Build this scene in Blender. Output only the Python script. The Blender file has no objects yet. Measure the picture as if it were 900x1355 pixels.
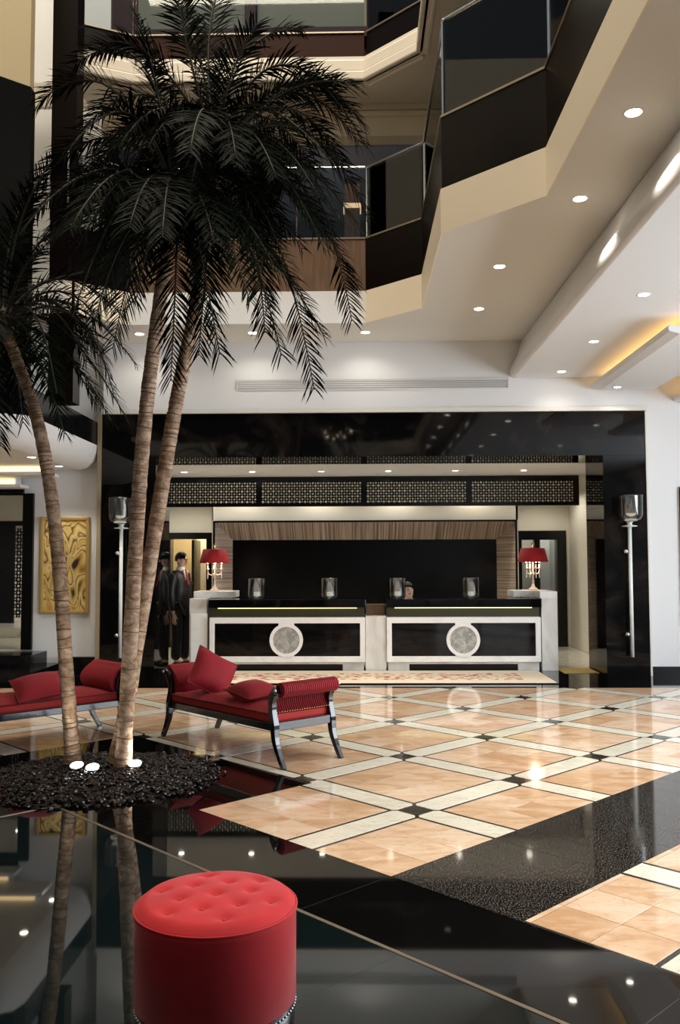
import bpy, bmesh, math, random
from mathutils import Vector, Matrix
from mathutils.geometry import tessellate_polygon

scene = bpy.context.scene
COL = scene.collection
PI = math.pi
rnd = random.Random(7)

# ------------------------------------------------------------------ camera
cam_d = bpy.data.cameras.new('camera')
cam_d.sensor_fit = 'HORIZONTAL'
cam_d.sensor_width = 36.0
cam_d.lens = 36.0 * 1167.0 / 900.0
cam_d.clip_start = 0.05
cam = bpy.data.objects.new('camera', cam_d)
COL.objects.link(cam)
yaw, pitch, roll = math.radians(1.09), math.radians(3.228), math.radians(-0.2)
right0 = Vector((math.cos(yaw), math.sin(yaw), 0))
fw0 = Vector((-math.sin(yaw), math.cos(yaw), 0))
up0 = Vector((0, 0, 1))
fw = fw0 * math.cos(pitch) + up0 * math.sin(pitch)
upv = -fw0 * math.sin(pitch) + up0 * math.cos(pitch)
R_ = right0 * math.cos(roll) + upv * math.sin(roll)
U_ = -right0 * math.sin(roll) + upv * math.cos(roll)
m = Matrix.Identity(4)
for i in range(3):
    m[i][0] = R_[i]; m[i][1] = U_[i]; m[i][2] = -fw[i]
m[2][3] = 1.6
cam.matrix_world = m
scene.camera = cam

# ------------------------------------------------------------------ world, light, exposure
world = bpy.data.worlds.new('world'); scene.world = world
world.use_nodes = True
bg = world.node_tree.nodes['Background']
bg.inputs[0].default_value = (0.80, 0.86, 0.95, 1)
bg.inputs[1].default_value = 0.16
vs = scene.view_settings
vs.view_transform = 'Standard'; vs.look = 'None'; vs.gamma = 1.0
vs.use_curve_mapping = False
vs.exposure = 0.60
scene.cycles.max_bounces = 8
scene.cycles.diffuse_bounces = 4
scene.cycles.glossy_bounces = 5
scene.cycles.transmission_bounces = 8
scene.cycles.transparent_max_bounces = 10
scene.cycles.sample_clamp_indirect = 6.0
scene.cycles.caustics_refractive = False
scene.cycles.caustics_reflective = False


def area_light(name, loc, target, sx, sy, power, color):
    l = bpy.data.lights.new(name, 'AREA'); l.shape = 'RECTANGLE'
    l.size = sx; l.size_y = sy; l.energy = power; l.color = color
    o = bpy.data.objects.new(name, l); COL.objects.link(o)
    o.location = loc
    d = Vector(target) - Vector(loc)
    o.rotation_euler = d.to_track_quat('-Z', 'Y').to_euler()
    return o


# daylight through the atrium skylight and through the glazed entrance front behind the camera
area_light('skylight_daylight', (-1.9, 4.8, 17.0), (-1.9, 4.8, 0), 7.5, 10.0, 1500, (1.0, 0.87, 0.68))
area_light('side_window_daylight', (7.9, 5.5, 2.1), (0, 5.5, 2.0), 7.0, 3.4, 440, (0.88, 0.94, 1.0))
area_light('entrance_daylight', (4.6, -6.8, 2.0), (2.0, 5, 1.2), 3.4, 3.2, 25, (0.86, 0.93, 1.0))


def spot(name, loc, power, ang=95, color=(1.0, 0.90, 0.76), direction=(0, 0, -1), blend=0.6, size=0.04):
    l = bpy.data.lights.new(name, 'SPOT'); l.energy = power; l.color = color
    l.spot_size = math.radians(ang); l.spot_blend = blend; l.shadow_soft_size = size
    o = bpy.data.objects.new(name, l); COL.objects.link(o); o.location = loc
    o.rotation_euler = Vector(direction).to_track_quat('-Z', 'Y').to_euler()
    return o


# ------------------------------------------------------------------ materials
MAT = {}


def mat(name, color, rough=0.5, metal=0.0, spec=0.5, coat=0.0, noise=None, bump=0.0, bump_scale=40, emit=None, es=0.0,
        trans=0.0, ior=1.45, sheen=0.0, coat_rough=0.03):
    """noise = (color2, scale, detail, lo, hi, distortion, stretch)"""
    if name in MAT: return MAT[name]
    mt = bpy.data.materials.new(name); mt.use_nodes = True
    nt = mt.node_tree; n = nt.nodes; L = nt.links
    p = n['Principled BSDF']
    p.inputs['Base Color'].default_value = (*color, 1)
    p.inputs['Roughness'].default_value = rough
    p.inputs['Metallic'].default_value = metal
    p.inputs['Specular IOR Level'].default_value = spec
    p.inputs['Coat Weight'].default_value = coat
    p.inputs['Coat Roughness'].default_value = coat_rough
    p.inputs['IOR'].default_value = ior
    p.inputs['Transmission Weight'].default_value = trans
    if sheen:
        p.inputs['Sheen Weight'].default_value = sheen
        p.inputs['Sheen Roughness'].default_value = 0.35
        p.inputs['Sheen Tint'].default_value = (1.0, 0.45, 0.45, 1)
    if emit:
        p.inputs['Emission Color'].default_value = (*emit, 1)
        p.inputs['Emission Strength'].default_value = es
    tc = mp = None
    if noise or bump:
        tc = n.new('ShaderNodeTexCoord'); mp = n.new('ShaderNodeMapping')
        L.new(tc.outputs['Object'], mp.inputs[0])
    if noise:
        c2, sc, det, lo, hi, dist, st = noise
        mp.inputs['Scale'].default_value = st
        nz = n.new('ShaderNodeTexNoise'); nz.inputs['Scale'].default_value = sc
        nz.inputs['Detail'].default_value = det; nz.inputs['Distortion'].default_value = dist
        L.new(mp.outputs[0], nz.inputs['Vector'])
        rp = n.new('ShaderNodeValToRGB')
        rp.color_ramp.elements[0].position = lo; rp.color_ramp.elements[0].color = (*color, 1)
        rp.color_ramp.elements[1].position = hi; rp.color_ramp.elements[1].color = (*c2, 1)
        L.new(nz.outputs['Fac'], rp.inputs[0]); L.new(rp.outputs[0], p.inputs['Base Color'])
    if bump:
        nb = n.new('ShaderNodeTexNoise'); nb.inputs['Scale'].default_value = bump_scale
        nb.inputs['Detail'].default_value = 4
        L.new(mp.outputs[0], nb.inputs['Vector'])
        bp = n.new('ShaderNodeBump'); bp.inputs['Strength'].default_value = bump; bp.inputs['Distance'].default_value = 0.01
        L.new(nb.outputs['Fac'], bp.inputs['Height']); L.new(bp.outputs[0], p.inputs['Normal'])
    MAT[name] = mt
    return mt


def tile_mat(name, c_lo, c_mid, c_hi, vein, rough, scale=2.2):
    """polished marble whose tint varies from piece to piece"""
    mt = bpy.data.materials.new(name); mt.use_nodes = True
    nt = mt.node_tree; n = nt.nodes; L = nt.links; p = n['Principled BSDF']
    p.inputs['Roughness'].default_value = rough
    p.inputs['Specular IOR Level'].default_value = 0.6
    g = n.new('ShaderNodeNewGeometry'); oi = n.new('ShaderNodeObjectInfo')
    mp = n.new('ShaderNodeMapping'); mp.inputs['Scale'].default_value = (1, 2.6, 1)
    mp.inputs['Rotation'].default_value = (0, 0, 0.6)
    add = n.new('ShaderNodeVectorMath'); add.operation = 'MULTIPLY_ADD'
    cmb = n.new('ShaderNodeCombineXYZ')
    L.new(oi.outputs['Random'], cmb.inputs[0]); L.new(oi.outputs['Random'], cmb.inputs[1])
    add.inputs[1].default_value = (40, 23, 0)
    L.new(cmb.outputs[0], add.inputs[0]); L.new(g.outputs['Position'], add.inputs[2])
    L.new(add.outputs[0], mp.inputs[0])
    nz = n.new('ShaderNodeTexNoise'); nz.inputs['Scale'].default_value = scale; nz.inputs['Detail'].default_value = 7
    nz.inputs['Distortion'].default_value = 1.6
    L.new(mp.outputs[0], nz.inputs['Vector'])
    mx = n.new('ShaderNodeMath'); mx.operation = 'MULTIPLY_ADD'
    L.new(oi.outputs['Random'], mx.inputs[0]); mx.inputs[1].default_value = 0.34
    sub = n.new('ShaderNodeMath'); sub.operation = 'SUBTRACT'; L.new(nz.outputs['Fac'], sub.inputs[0]); sub.inputs[1].default_value = 0.17
    L.new(sub.outputs[0], mx.inputs[2])
    rp = n.new('ShaderNodeValToRGB'); e = rp.color_ramp.elements
    e[0].position = 0.26; e[0].color = (*c_lo, 1); e[1].position = 0.72; e[1].color = (*c_hi, 1)
    k = e.new(0.5); k.color = (*c_mid, 1)
    L.new(mx.outputs[0], rp.inputs[0])
    nv = n.new('ShaderNodeTexNoise'); nv.inputs['Scale'].default_value = scale * 1.3; nv.inputs['Detail'].default_value = 3
    nv.inputs['Distortion'].default_value = 2.2
    L.new(mp.outputs[0], nv.inputs['Vector'])
    r2 = n.new('ShaderNodeValToRGB'); e = r2.color_ramp.elements
    e[0].position = 0.485; e[0].color = (0, 0, 0, 1); e[1].position = 0.515; e[1].color = (0, 0, 0, 1)
    k = e.new(0.5); k.color = (0.55, 0.55, 0.55, 1)
    L.new(nv.outputs['Fac'], r2.inputs[0])
    mxc = n.new('ShaderNodeMix'); mxc.data_type = 'RGBA'
    L.new(r2.outputs[0], mxc.inputs[0]); L.new(rp.outputs[0], mxc.inputs[6]); mxc.inputs[7].default_value = (*vein, 1)
    L.new(mxc.outputs[2], p.inputs['Base Color'])
    MAT[name] = mt
    return mt


def granite_mat(name, base, speck, rough, amount=0.63):
    mt = bpy.data.materials.new(name); mt.use_nodes = True
    nt = mt.node_tree; n = nt.nodes; L = nt.links; p = n['Principled BSDF']
    p.inputs['Roughness'].default_value = rough
    p.inputs['Specular IOR Level'].default_value = 0.5
    g = n.new('ShaderNodeNewGeometry')
    nz = n.new('ShaderNodeTexNoise'); nz.inputs['Scale'].default_value = 150; nz.inputs['Detail'].default_value = 2
    L.new(g.outputs['Position'], nz.inputs['Vector'])
    rp = n.new('ShaderNodeValToRGB'); e = rp.color_ramp.elements
    e[0].position = amount; e[0].color = (*base, 1); e[1].position = amount + 0.12; e[1].color = (*speck, 1)
    L.new(nz.outputs['Fac'], rp.inputs[0]); L.new(rp.outputs[0], p.inputs['Base Color'])
    MAT[name] = mt
    return mt


tile_mat('beige_marble', (0.78, 0.62, 0.48), (0.71, 0.50, 0.34), (0.57, 0.35, 0.20), (0.45, 0.27, 0.16), 0.07)
tile_mat('cream_marble', (0.82, 0.80, 0.71), (0.78, 0.755, 0.65), (0.68, 0.65, 0.55), (0.30, 0.28, 0.24), 0.07, 3.0)
granite_mat('dark_inlay', (0.02, 0.018, 0.015), (0.12, 0.10, 0.085), 0.10, 0.55)
granite_mat('black_granite', (0.008, 0.0075, 0.007), (0.30, 0.27, 0.24), 0.06, 0.56)
mat('black_floor', (0.003, 0.003, 0.003), 0.03, spec=0.42)
mat('black_glass_floor', (0.004, 0.008, 0.009), 0.025, spec=0.7)
mat('bronze', (0.34, 0.29, 0.23), 0.35, metal=0.8)
mat('white_paint', (0.80, 0.81, 0.82), 0.55)
mat('warm_lit_paint', (0.92, 0.81, 0.64), 0.5)  # warm light on fascia and cornice is mixed into this cream
mat('red_brown', (0.030, 0.009, 0.005), 0.5, spec=0.12)
mat('pale_pane', (0.14, 0.145, 0.115), 0.5, spec=0.2)
mat('edge_beige', (0.30, 0.24, 0.15), 0.4)
mat('soffit_paint', (0.78, 0.765, 0.71), 0.6)
mat('gloss_white', (0.80, 0.74, 0.64), 0.25)
mat('beige_wall', (0.64, 0.61, 0.53), 0.6)
mat('warm_wall', (0.55, 0.45, 0.28), 0.6)
mat('black_marble', (0.003, 0.003, 0.0035), 0.04, spec=0.40, noise=((0.022, 0.016, 0.012), 1.3, 6, 0.5, 0.8, 2.0, (1, 1, 1)))
mat('black_lacquer', (0.003, 0.003, 0.003), 0.25, spec=0.18)
mat('mahogany', (0.0025, 0.0012, 0.001), 0.3, spec=0.18, noise=((0.006, 0.0025, 0.0018), 6, 5, 0.35, 0.7, 0.5, (1, 1, 0.15)))
mat('dark_stone', (0.004, 0.004, 0.005), 0.16, spec=0.2, noise=((0.014, 0.014, 0.015), 3, 6, 0.45, 0.8, 1.5, (1, 1, 1)))
mat('brown_panel', (0.13, 0.075, 0.045), 0.4, noise=((0.19, 0.115, 0.07), 5, 6, 0.35, 0.7, 0.3, (4, 4, 0.4)))
mat('zebrano_v', (0.13, 0.085, 0.06), 0.4, noise=((0.46, 0.35, 0.27), 9, 3, 0.36, 0.64, 0.3, (3.4, 0.04, 0.04)))
mat('zebrano_h', (0.20, 0.14, 0.105), 0.4, noise=((0.50, 0.40, 0.33), 9, 3, 0.36, 0.64, 0.3, (0.05, 0.05, 3.2)))
mat('white_marble', (0.90, 0.90, 0.89), 0.22, noise=((0.76, 0.76, 0.74), 3.0, 7, 0.45, 0.75, 1.5, (1, 1, 1)))
mat('grey_marble', (0.74, 0.735, 0.71), 0.28, noise=((0.56, 0.54, 0.51), 2.2, 7, 0.4, 0.7, 1.8, (1, 1, 0.6)))
mat('relief_stone', (0.30, 0.30, 0.28), 0.45, metal=0.2, noise=((0.52, 0.52, 0.50), 14, 5, 0.4, 0.65, 0.8, (1, 1, 1)), bump=0.9, bump_scale=26)
mat('crimson', (0.30, 0.006, 0.016), 0.75, sheen=0.25, bump=0.12, bump_scale=160)
mat('crimson_bright', (0.42, 0.020, 0.016), 0.7, sheen=0.2)
mat('led_glow_panel', (0.05, 0.048, 0.022), 0.35)  # LED glow on the black recess, put into an olive base colour
mat('crimson_dark', (0.20, 0.004, 0.010), 0.7, sheen=0.25)
mat('velvet', (0.50, 0.016, 0.022), 0.8, sheen=0.55, noise=((0.40, 0.010, 0.016), 5, 4, 0.4, 0.7, 0.4, (1, 1, 0.5)))
mat('shade_red', (0.42, 0.012, 0.018), 0.7)
mat('lacquer_black', (0.004, 0.004, 0.005), 0.2, spec=0.35)
mat('bench_wood', (0.004, 0.005, 0.009), 0.12, spec=0.7, coat=0.5)
mat('brass', (0.80, 0.58, 0.25), 0.25, metal=1.0)
mat('silver', (0.86, 0.84, 0.80), 0.16, metal=1.0)
mat('steel', (0.62, 0.66, 0.68), 0.22, metal=1.0)
mat('white_enamel', (0.82, 0.78, 0.68), 0.25)
mat('sconce_rod', (0.84, 0.90, 0.89), 0.15)
mat('candle_wax', (0.86, 0.80, 0.66), 0.5, emit=(1.0, 0.88, 0.68), es=0.55)
mat('glass', (0.93, 0.97, 0.97), 0.0, trans=1.0, ior=1.45)
mat('trunk_bark', (0.24, 0.135, 0.075), 0.85, noise=((0.60, 0.44, 0.31), 11, 7, 0.36, 0.68, 0.8, (1, 1, 1.6)), bump=0.9, bump_scale=45)
mat('bark_ring', (0.15, 0.09, 0.06), 0.9)
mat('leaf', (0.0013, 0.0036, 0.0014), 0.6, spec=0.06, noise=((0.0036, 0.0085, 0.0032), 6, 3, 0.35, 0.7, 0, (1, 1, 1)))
mat('rachis', (0.03, 0.024, 0.012), 0.6)
mat('pebble', (0.004, 0.003, 0.0025), 0.22, spec=0.4, noise=((0.030, 0.020, 0.013), 9, 3, 0.45, 0.7, 0, (1, 1, 1)))
mat('soil', (0.008, 0.006, 0.005), 0.9)
mat('gold_frame', (0.55, 0.36, 0.12), 0.4, metal=0.35)
mat('grille', (0.72, 0.72, 0.71), 0.5)
mat('grille_dark', (0.42, 0.42, 0.42), 0.7)
mat('lamp_lens', (1, 1, 1), 0.5, emit=(1.0, 0.90, 0.74), es=14)
mat('uplight_lens', (1, 1, 1), 0.5, emit=(1.0, 0.96, 0.88), es=22)
mat('led_strip', (1, 1, 0.6), 0.5, emit=(0.86, 0.82, 0.34), es=1.6)
mat('cove_strip', (1, 0.8, 0.4), 0.5, emit=(1.0, 0.56, 0.20), es=2.6)
mat('cove_strip_pale', (1, 0.8, 0.4), 0.5, emit=(1.0, 0.72, 0.36), es=1.3)
mat('bulb', (1, 1, 1), 0.5, emit=(1.0, 0.84, 0.58), es=12)
mat('lamp_bulb', (1, 1, 1), 0.5, emit=(1.0, 0.84, 0.58), es=9)
mat('bar_light', (1, 0.8, 0.5), 0.5, emit=(1.0, 0.66, 0.34), es=0.6)
mat('skin', (0.62, 0.40, 0.31), 0.55)
mat('suit', (0.010, 0.010, 0.012), 0.5)
mat('shirt', (0.75, 0.74, 0.74), 0.7)
mat('tie', (0.16, 0.012, 0.016), 0.6)
mat('hair', (0.012, 0.010, 0.010), 0.45)
mat('shoe', (0.005, 0.005, 0.005), 0.2)
mat('eye', (0.02, 0.015, 0.012), 0.2)
mat('blue_lit_ceiling', (0.36, 0.42, 0.62), 0.5)  # faint bluish light on the ceiling is painted in as base colour
mat('sand_mat', (0.50, 0.36, 0.13), 0.9, bump=0.3, bump_scale=120)
mat('chain_metal', (0.5, 0.42, 0.3), 0.3, metal=1.0)


def glass_sheet(name, tint, gloss_rough=0.02):
    """thin architectural glass: sees through, still reflects"""
    mt = bpy.data.materials.new(name); mt.use_nodes = True
    nt = mt.node_tree; n = nt.nodes; L = nt.links
    n.remove(n['Principled BSDF'])
    tr = n.new('ShaderNodeBsdfTransparent'); tr.inputs[0].default_value = (*tint, 1)
    gl = n.new('ShaderNodeBsdfGlossy'); gl.inputs['Roughness'].default_value = gloss_rough
    fr = n.new('ShaderNodeFresnel'); fr.inputs[0].default_value = 1.5
    mx = n.new('ShaderNodeMixShader')
    L.new(fr.outputs[0], mx.inputs[0]); L.new(tr.outputs[0], mx.inputs[1]); L.new(gl.outputs[0], mx.inputs[2])
    L.new(mx.outputs[0], n['Material Output'].inputs[0])
    MAT[name] = mt


glass_sheet('balustrade_glass', (0.80, 0.84, 0.86))
glass_sheet('thin_glass', (0.90, 0.94, 0.95))


def lit_look_glass(name):  # pale translucent share stands in for light that clear glass catches
    mt = bpy.data.materials.new(name); mt.use_nodes = True
    nt = mt.node_tree; n = nt.nodes; L = nt.links
    n.remove(n['Principled BSDF'])
    tr = n.new('ShaderNodeBsdfTransparent'); tr.inputs[0].default_value = (0.88, 0.93, 0.95, 1)
    gl = n.new('ShaderNodeBsdfGlossy'); gl.inputs['Roughness'].default_value = 0.05
    df = n.new('ShaderNodeBsdfTranslucent'); df.inputs[0].default_value = (0.8, 0.85, 0.88, 1)
    lw = n.new('ShaderNodeLayerWeight'); lw.inputs[0].default_value = 0.55
    mx = n.new('ShaderNodeMixShader'); m2 = n.new('ShaderNodeMixShader'); m2.inputs[0].default_value = 0.30
    L.new(tr.outputs[0], m2.inputs[1]); L.new(df.outputs[0], m2.inputs[2])
    L.new(lw.outputs['Fresnel'], mx.inputs[0]); L.new(m2.outputs[0], mx.inputs[1]); L.new(gl.outputs[0], mx.inputs[2])
    L.new(mx.outputs[0], n['Material Output'].inputs[0])
    MAT[name] = mt


lit_look_glass('cup_glass')


def rug_mat():
    mt = bpy.data.materials.new('rug_weave'); mt.use_nodes = True
    nt = mt.node_tree; n = nt.nodes; L = nt.links; p = n['Principled BSDF']
    p.inputs['Roughness'].default_value = 0.9
    tc = n.new('ShaderNodeTexCoord'); sp = n.new('ShaderNodeSeparateXYZ'); L.new(tc.outputs['Object'], sp.inputs[0])
    vo = n.new('ShaderNodeTexVoronoi'); vo.inputs['Scale'].default_value = 3.6; vo.feature = 'DISTANCE_TO_EDGE'
    nz = n.new('ShaderNodeTexNoise'); nz.inputs['Scale'].default_value = 9; nz.inputs['Detail'].default_value = 4
    L.new(tc.outputs['Object'], nz.inputs['Vector']); L.new(tc.outputs['Object'], vo.inputs['Vector'])
    r1 = n.new('ShaderNodeValToRGB'); e = r1.color_ramp.elements
    e[0].position = 0.50; e[0].color = (0, 0, 0, 1); e[1].position = 0.58; e[1].color = (1, 1, 1, 1)
    L.new(nz.outputs['Fac'], r1.inputs[0])
    ab = n.new('ShaderNodeMath'); ab.operation = 'ABSOLUTE'; L.new(sp.outputs[1], ab.inputs[0])
    lt = n.new('ShaderNodeMath'); lt.operation = 'LESS_THAN'; L.new(ab.outputs[0], lt.inputs[0]); lt.inputs[1].default_value = 0.36
    ax = n.new('ShaderNodeMath'); ax.operation = 'ABSOLUTE'; L.new(sp.outputs[0], ax.inputs[0])
    lx = n.new('ShaderNodeMath'); lx.operation = 'LESS_THAN'; L.new(ax.outputs[0], lx.inputs[0]); lx.inputs[1].default_value = 2.0
    mm = n.new('ShaderNodeMath'); mm.operation = 'MULTIPLY'; L.new(lt.outputs[0], mm.inputs[0]); L.new(lx.outputs[0], mm.inputs[1])
    m2 = n.new('ShaderNodeMath'); m2.operation = 'MULTIPLY'; L.new(mm.outputs[0], m2.inputs[0]); L.new(r1.outputs[0], m2.inputs[1])
    mx = n.new('ShaderNodeMix'); mx.data_type = 'RGBA'
    L.new(m2.outputs[0], mx.inputs[0]); mx.inputs[6].default_value = (0.80, 0.70, 0.55, 1); mx.inputs[7].default_value = (0.50, 0.16, 0.13, 1)
    L.new(mx.outputs[2], p.inputs['Base Color'])
    MAT['rug_weave'] = mt


def painting_mat():
    mt = bpy.data.materials.new('painting_print'); mt.use_nodes = True
    nt = mt.node_tree; n = nt.nodes; L = nt.links; p = n['Principled BSDF']
    p.inputs['Roughness'].default_value = 0.5
    tc = n.new('ShaderNodeTexCoord'); mp = n.new('ShaderNodeMapping'); mp.inputs['Scale'].default_value = (2.0, 1, 0.9)
    L.new(tc.outputs['Object'], mp.inputs[0])
    nz = n.new('ShaderNodeTexNoise'); nz.inputs['Scale'].default_value = 2.0; nz.inputs['Detail'].default_value = 0.8; nz.inputs['Distortion'].default_value = 1.6
    L.new(mp.outputs[0], nz.inputs['Vector'])
    rp = n.new('ShaderNodeValToRGB'); e = rp.color_ramp.elements
    e[0].position = 0.30; e[0].color = (0.03, 0.018, 0.01, 1); e[1].position = 0.72; e[1].color = (0.05, 0.02, 0.012, 1)
    for pos, c in ((0.36, (0.50, 0.30, 0.07)), (0.405, (0.74, 0.56, 0.22)), (0.425, (0.05, 0.03, 0.015)), (0.44, (0.62, 0.42, 0.11)), (0.49, (0.78, 0.62, 0.27)), (0.53, (0.56, 0.36, 0.09)), (0.555, (0.045, 0.025, 0.012)), (0.57, (0.72, 0.54, 0.20)), (0.62, (0.60, 0.40, 0.10)), (0.65, (0.50, 0.10, 0.06)), (0.67, (0.66, 0.46, 0.14))):
        k = e.new(pos); k.color = (*c, 1)
    L.new(nz.outputs['Fac'], rp.inputs[0]); L.new(rp.outputs[0], p.inputs['Base Color'])
    MAT['painting_print'] = mt


rug_mat(); painting_mat()


# ------------------------------------------------------------------ geometry helpers
class MB:
    def __init__(s): s.v = []; s.f = []

    def add(s, vs, fs):
        o = len(s.v); s.v += [tuple(x) for x in vs]; s.f += [tuple(i + o for i in f) for f in fs]; return s

    def box(s, x0, x1, y0, y1, z0, z1):
        return s.add([(x0, y0, z0), (x1, y0, z0), (x1, y1, z0), (x0, y1, z0), (x0, y0, z1), (x1, y0, z1), (x1, y1, z1), (x0, y1, z1)],
                     [(3, 2, 1, 0), (4, 5, 6, 7), (0, 1, 5, 4), (1, 2, 6, 5), (2, 3, 7, 6), (3, 0, 4, 7)])

    def prism(s, poly, z0, z1, inset=0.0):
        """convex or simple polygon extruded in z; optional chamfer of the top"""
        n = len(poly)
        vs = [(x, y, z0) for x, y in poly]
        if inset:
            cx = sum(q[0] for q in poly) / n; cy = sum(q[1] for q in poly) / n
            vs += [(x, y, z1 - inset) for x, y in poly]
            for x, y in poly:
                d = math.hypot(x - cx, y - cy) or 1
                vs.append((x - (x - cx) / d * inset * 1.4, y - (y - cy) / d * inset * 1.4, z1))
            rings = 3
        else:
            vs += [(x, y, z1) for x, y in poly]; rings = 2
        fs = [tuple(reversed(range(n)))]
        for r in range(rings - 1):
            for i in range(n):
                j = (i + 1) % n
                fs.append((r * n + i, r * n + j, (r + 1) * n + j, (r + 1) * n + i))
        fs.append(tuple(range((rings - 1) * n, rings * n)))
        return s.add(vs, fs)

    def extrude(s, prof, axis, a0, a1, closed=True):
        """profile of 2D points swept along an axis ('x': pts are (y,z); 'y': pts are (x,z))"""
        n = len(prof)
        def P(q, a): return (a, q[0], q[1]) if axis == 'x' else (q[0], a, q[1])
        vs = [P(q, a0) for q in prof] + [P(q, a1) for q in prof]
        fs = []
        for i in range(n if closed else n - 1):
            j = (i + 1) % n
            fs.append((i, j, n + j, n + i))
        if closed:
            fs.append(tuple(reversed(range(n)))); fs.append(tuple(range(n, 2 * n)))
        return s.add(vs, fs)

    def lathe(s, prof, seg=16, c=(0, 0, 0), cap=True):
        n = len(prof); vs = []; fs = []
        for k in range(seg):
            a = 2 * PI * k / seg
            for r, z in prof: vs.append((c[0] + r * math.cos(a), c[1] + r * math.sin(a), c[2] + z))
        for k in range(seg):
            k2 = (k + 1) % seg
            for i in range(n - 1):
                fs.append((k * n + i, k2 * n + i, k2 * n + i + 1, k * n + i + 1))
        if cap:
            if prof[0][0] > 1e-6: fs.append(tuple(reversed([k * n for k in range(seg)])))
            if prof[-1][0] > 1e-6: fs.append(tuple(k * n + n - 1 for k in range(seg)))
        return s.add(vs, fs)

    def tube(s, pts, radii, seg=8, cap=True, flat=1.0, phase=0.0):
        pts = [Vector(p) for p in pts]
        if not hasattr(radii, '__len__'): radii = [radii] * len(pts)
        vs = []; fs = []
        ref = Vector((0, 0, 1))
        t0 = (pts[1] - pts[0]).normalized()
        if abs(t0.dot(ref)) > 0.9: ref = Vector((1, 0, 0))
        for i, p in enumerate(pts):
            t = (pts[min(i + 1, len(pts) - 1)] - pts[max(i - 1, 0)]).normalized()
            a = ref - t * ref.dot(t)
            a.normalize(); b = t.cross(a); ref = a
            for k in range(seg):
                an = 2 * PI * k / seg + phase
                vs.append(p + (a * math.cos(an) * flat + b * math.sin(an)) * radii[i])
        for i in range(len(pts) - 1):
            for k in range(seg):
                k2 = (k + 1) % seg
                fs.append((i * seg + k, i * seg + k2, (i + 1) * seg + k2, (i + 1) * seg + k))
        if cap:
            fs.append(tuple(reversed(range(seg)))); fs.append(tuple((len(pts) - 1) * seg + k for k in range(seg)))
        return s.add(vs, fs)

    def sphere(s, c, r, u=12, v=8, sc=(1, 1, 1)):
        prof = [(max(1e-4, r * math.sin(PI * i / v)), -r * math.cos(PI * i / v)) for i in range(v + 1)]
        o = len(s.v); s.lathe(prof, u, (0, 0, 0), cap=False)
        s.v[o:] = [(x * sc[0] + c[0], y * sc[1] + c[1], z * sc[2] + c[2]) for x, y, z in s.v[o:]]
        return s

    def mesh(s, name, material, smooth=False):
        me = bpy.data.meshes.new(name)
        me.from_pydata([tuple(q) for q in s.v], [], s.f)
        me.validate()
        bm = bmesh.new(); bm.from_mesh(me)
        bmesh.ops.recalc_face_normals(bm, faces=bm.faces)
        bm.to_mesh(me); bm.free()
        if smooth: me.polygons.foreach_set('use_smooth', [True] * len(me.polygons))
        me.materials.append(MAT[material]); me.update()
        return me

    def build(s, name, material, parent=None, smooth=False, loc=None, bevel=0.0, sub=0, rot=None):
        o = bpy.data.objects.new(name, s.mesh(name, material, smooth)); COL.objects.link(o)
        if parent is not None: o.parent = parent
        if loc is not None: o.location = loc
        if rot is not None: o.rotation_euler = rot
        if bevel:
            b = o.modifiers.new('bevel', 'BEVEL'); b.width = bevel; b.segments = 2; b.limit_method = 'ANGLE'
        if sub:
            b = o.modifiers.new('sub', 'SUBSURF'); b.levels = sub; b.render_levels = sub
        return o


def smooth_angle(o, deg=35):
    me = o.data
    try: me.set_sharp_from_angle(angle=math.radians(deg))
    except Exception: pass
    me.polygons.foreach_set('use_smooth', [True] * len(me.polygons))
    return o


def thing(name, label, cat, loc=(0, 0, 0), rz=0.0, group=None):
    o = bpy.data.objects.new(name, None); COL.objects.link(o)
    o.empty_display_size = 0.1
    o.location = loc; o.rotation_euler = (0, 0, rz)
    o['label'] = label; o['category'] = cat
    if group: o['group'] = group
    return o


def tag(o, label, cat, group=None):
    o['label'] = label; o['category'] = cat
    if group: o['group'] = group
    return o


def struct(name, mb, material, label=None, cat=None, smooth=False, bevel=0.0):
    o = mb.build(name, material, None, smooth, bevel=bevel)
    o['kind'] = 'structure'
    if label: o['label'] = label
    if cat: o['category'] = cat
    return o


def struct_empty(name, label, cat, loc=(0, 0, 0)):
    o = thing(name, label, cat, loc); o['kind'] = 'structure'; return o


def copy_tree(o, parent=None):
    c = o.copy(); COL.objects.link(c)
    if parent is not None: c.parent = parent
    for ch in [x for x in COL.objects if x.parent == o]: copy_tree(ch, c)
    return c


def clip(poly, planes):
    """clip convex polygon by half planes (a,b,c): a*x+b*y<=c"""
    for a, b, c in planes:
        out = []
        n = len(poly)
        for i in range(n):
            p, q = poly[i], poly[(i + 1) % n]
            dp, dq = a * p[0] + b * p[1] - c, a * q[0] + b * q[1] - c
            if dp <= 0: out.append(p)
            if (dp < 0 < dq) or (dq < 0 < dp):
                t = dp / (dp - dq); out.append((p[0] + (q[0] - p[0]) * t, p[1] + (q[1] - p[1]) * t))
        poly = out
        if len(poly) < 3: return []
    return poly


def parea(p): return 0.5 * abs(sum(p[i][0] * p[(i + 1) % len(p)][1] - p[(i + 1) % len(p)][0] * p[i][1] for i in range(len(p))))


# ================================================================== FLOOR
S = 1.1155
AX, AY = 0.37, 5.791
q2 = 1 / math.sqrt(2)


def uv(u, v): return (AX + S * (u - v) * q2, AY + S * (u + v) * q2)


def hp(kind, val, sign):
    """half plane in lattice coordinates as world (a,b,c): sign=+1 -> coord<=val, -1 -> coord>=val"""
    if kind == 'u': a, b = q2 / S, q2 / S
    else: a, b = -q2 / S, q2 / S
    c = val + a * AX + b * AY
    return (a * sign, b * sign, c * sign)


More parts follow.
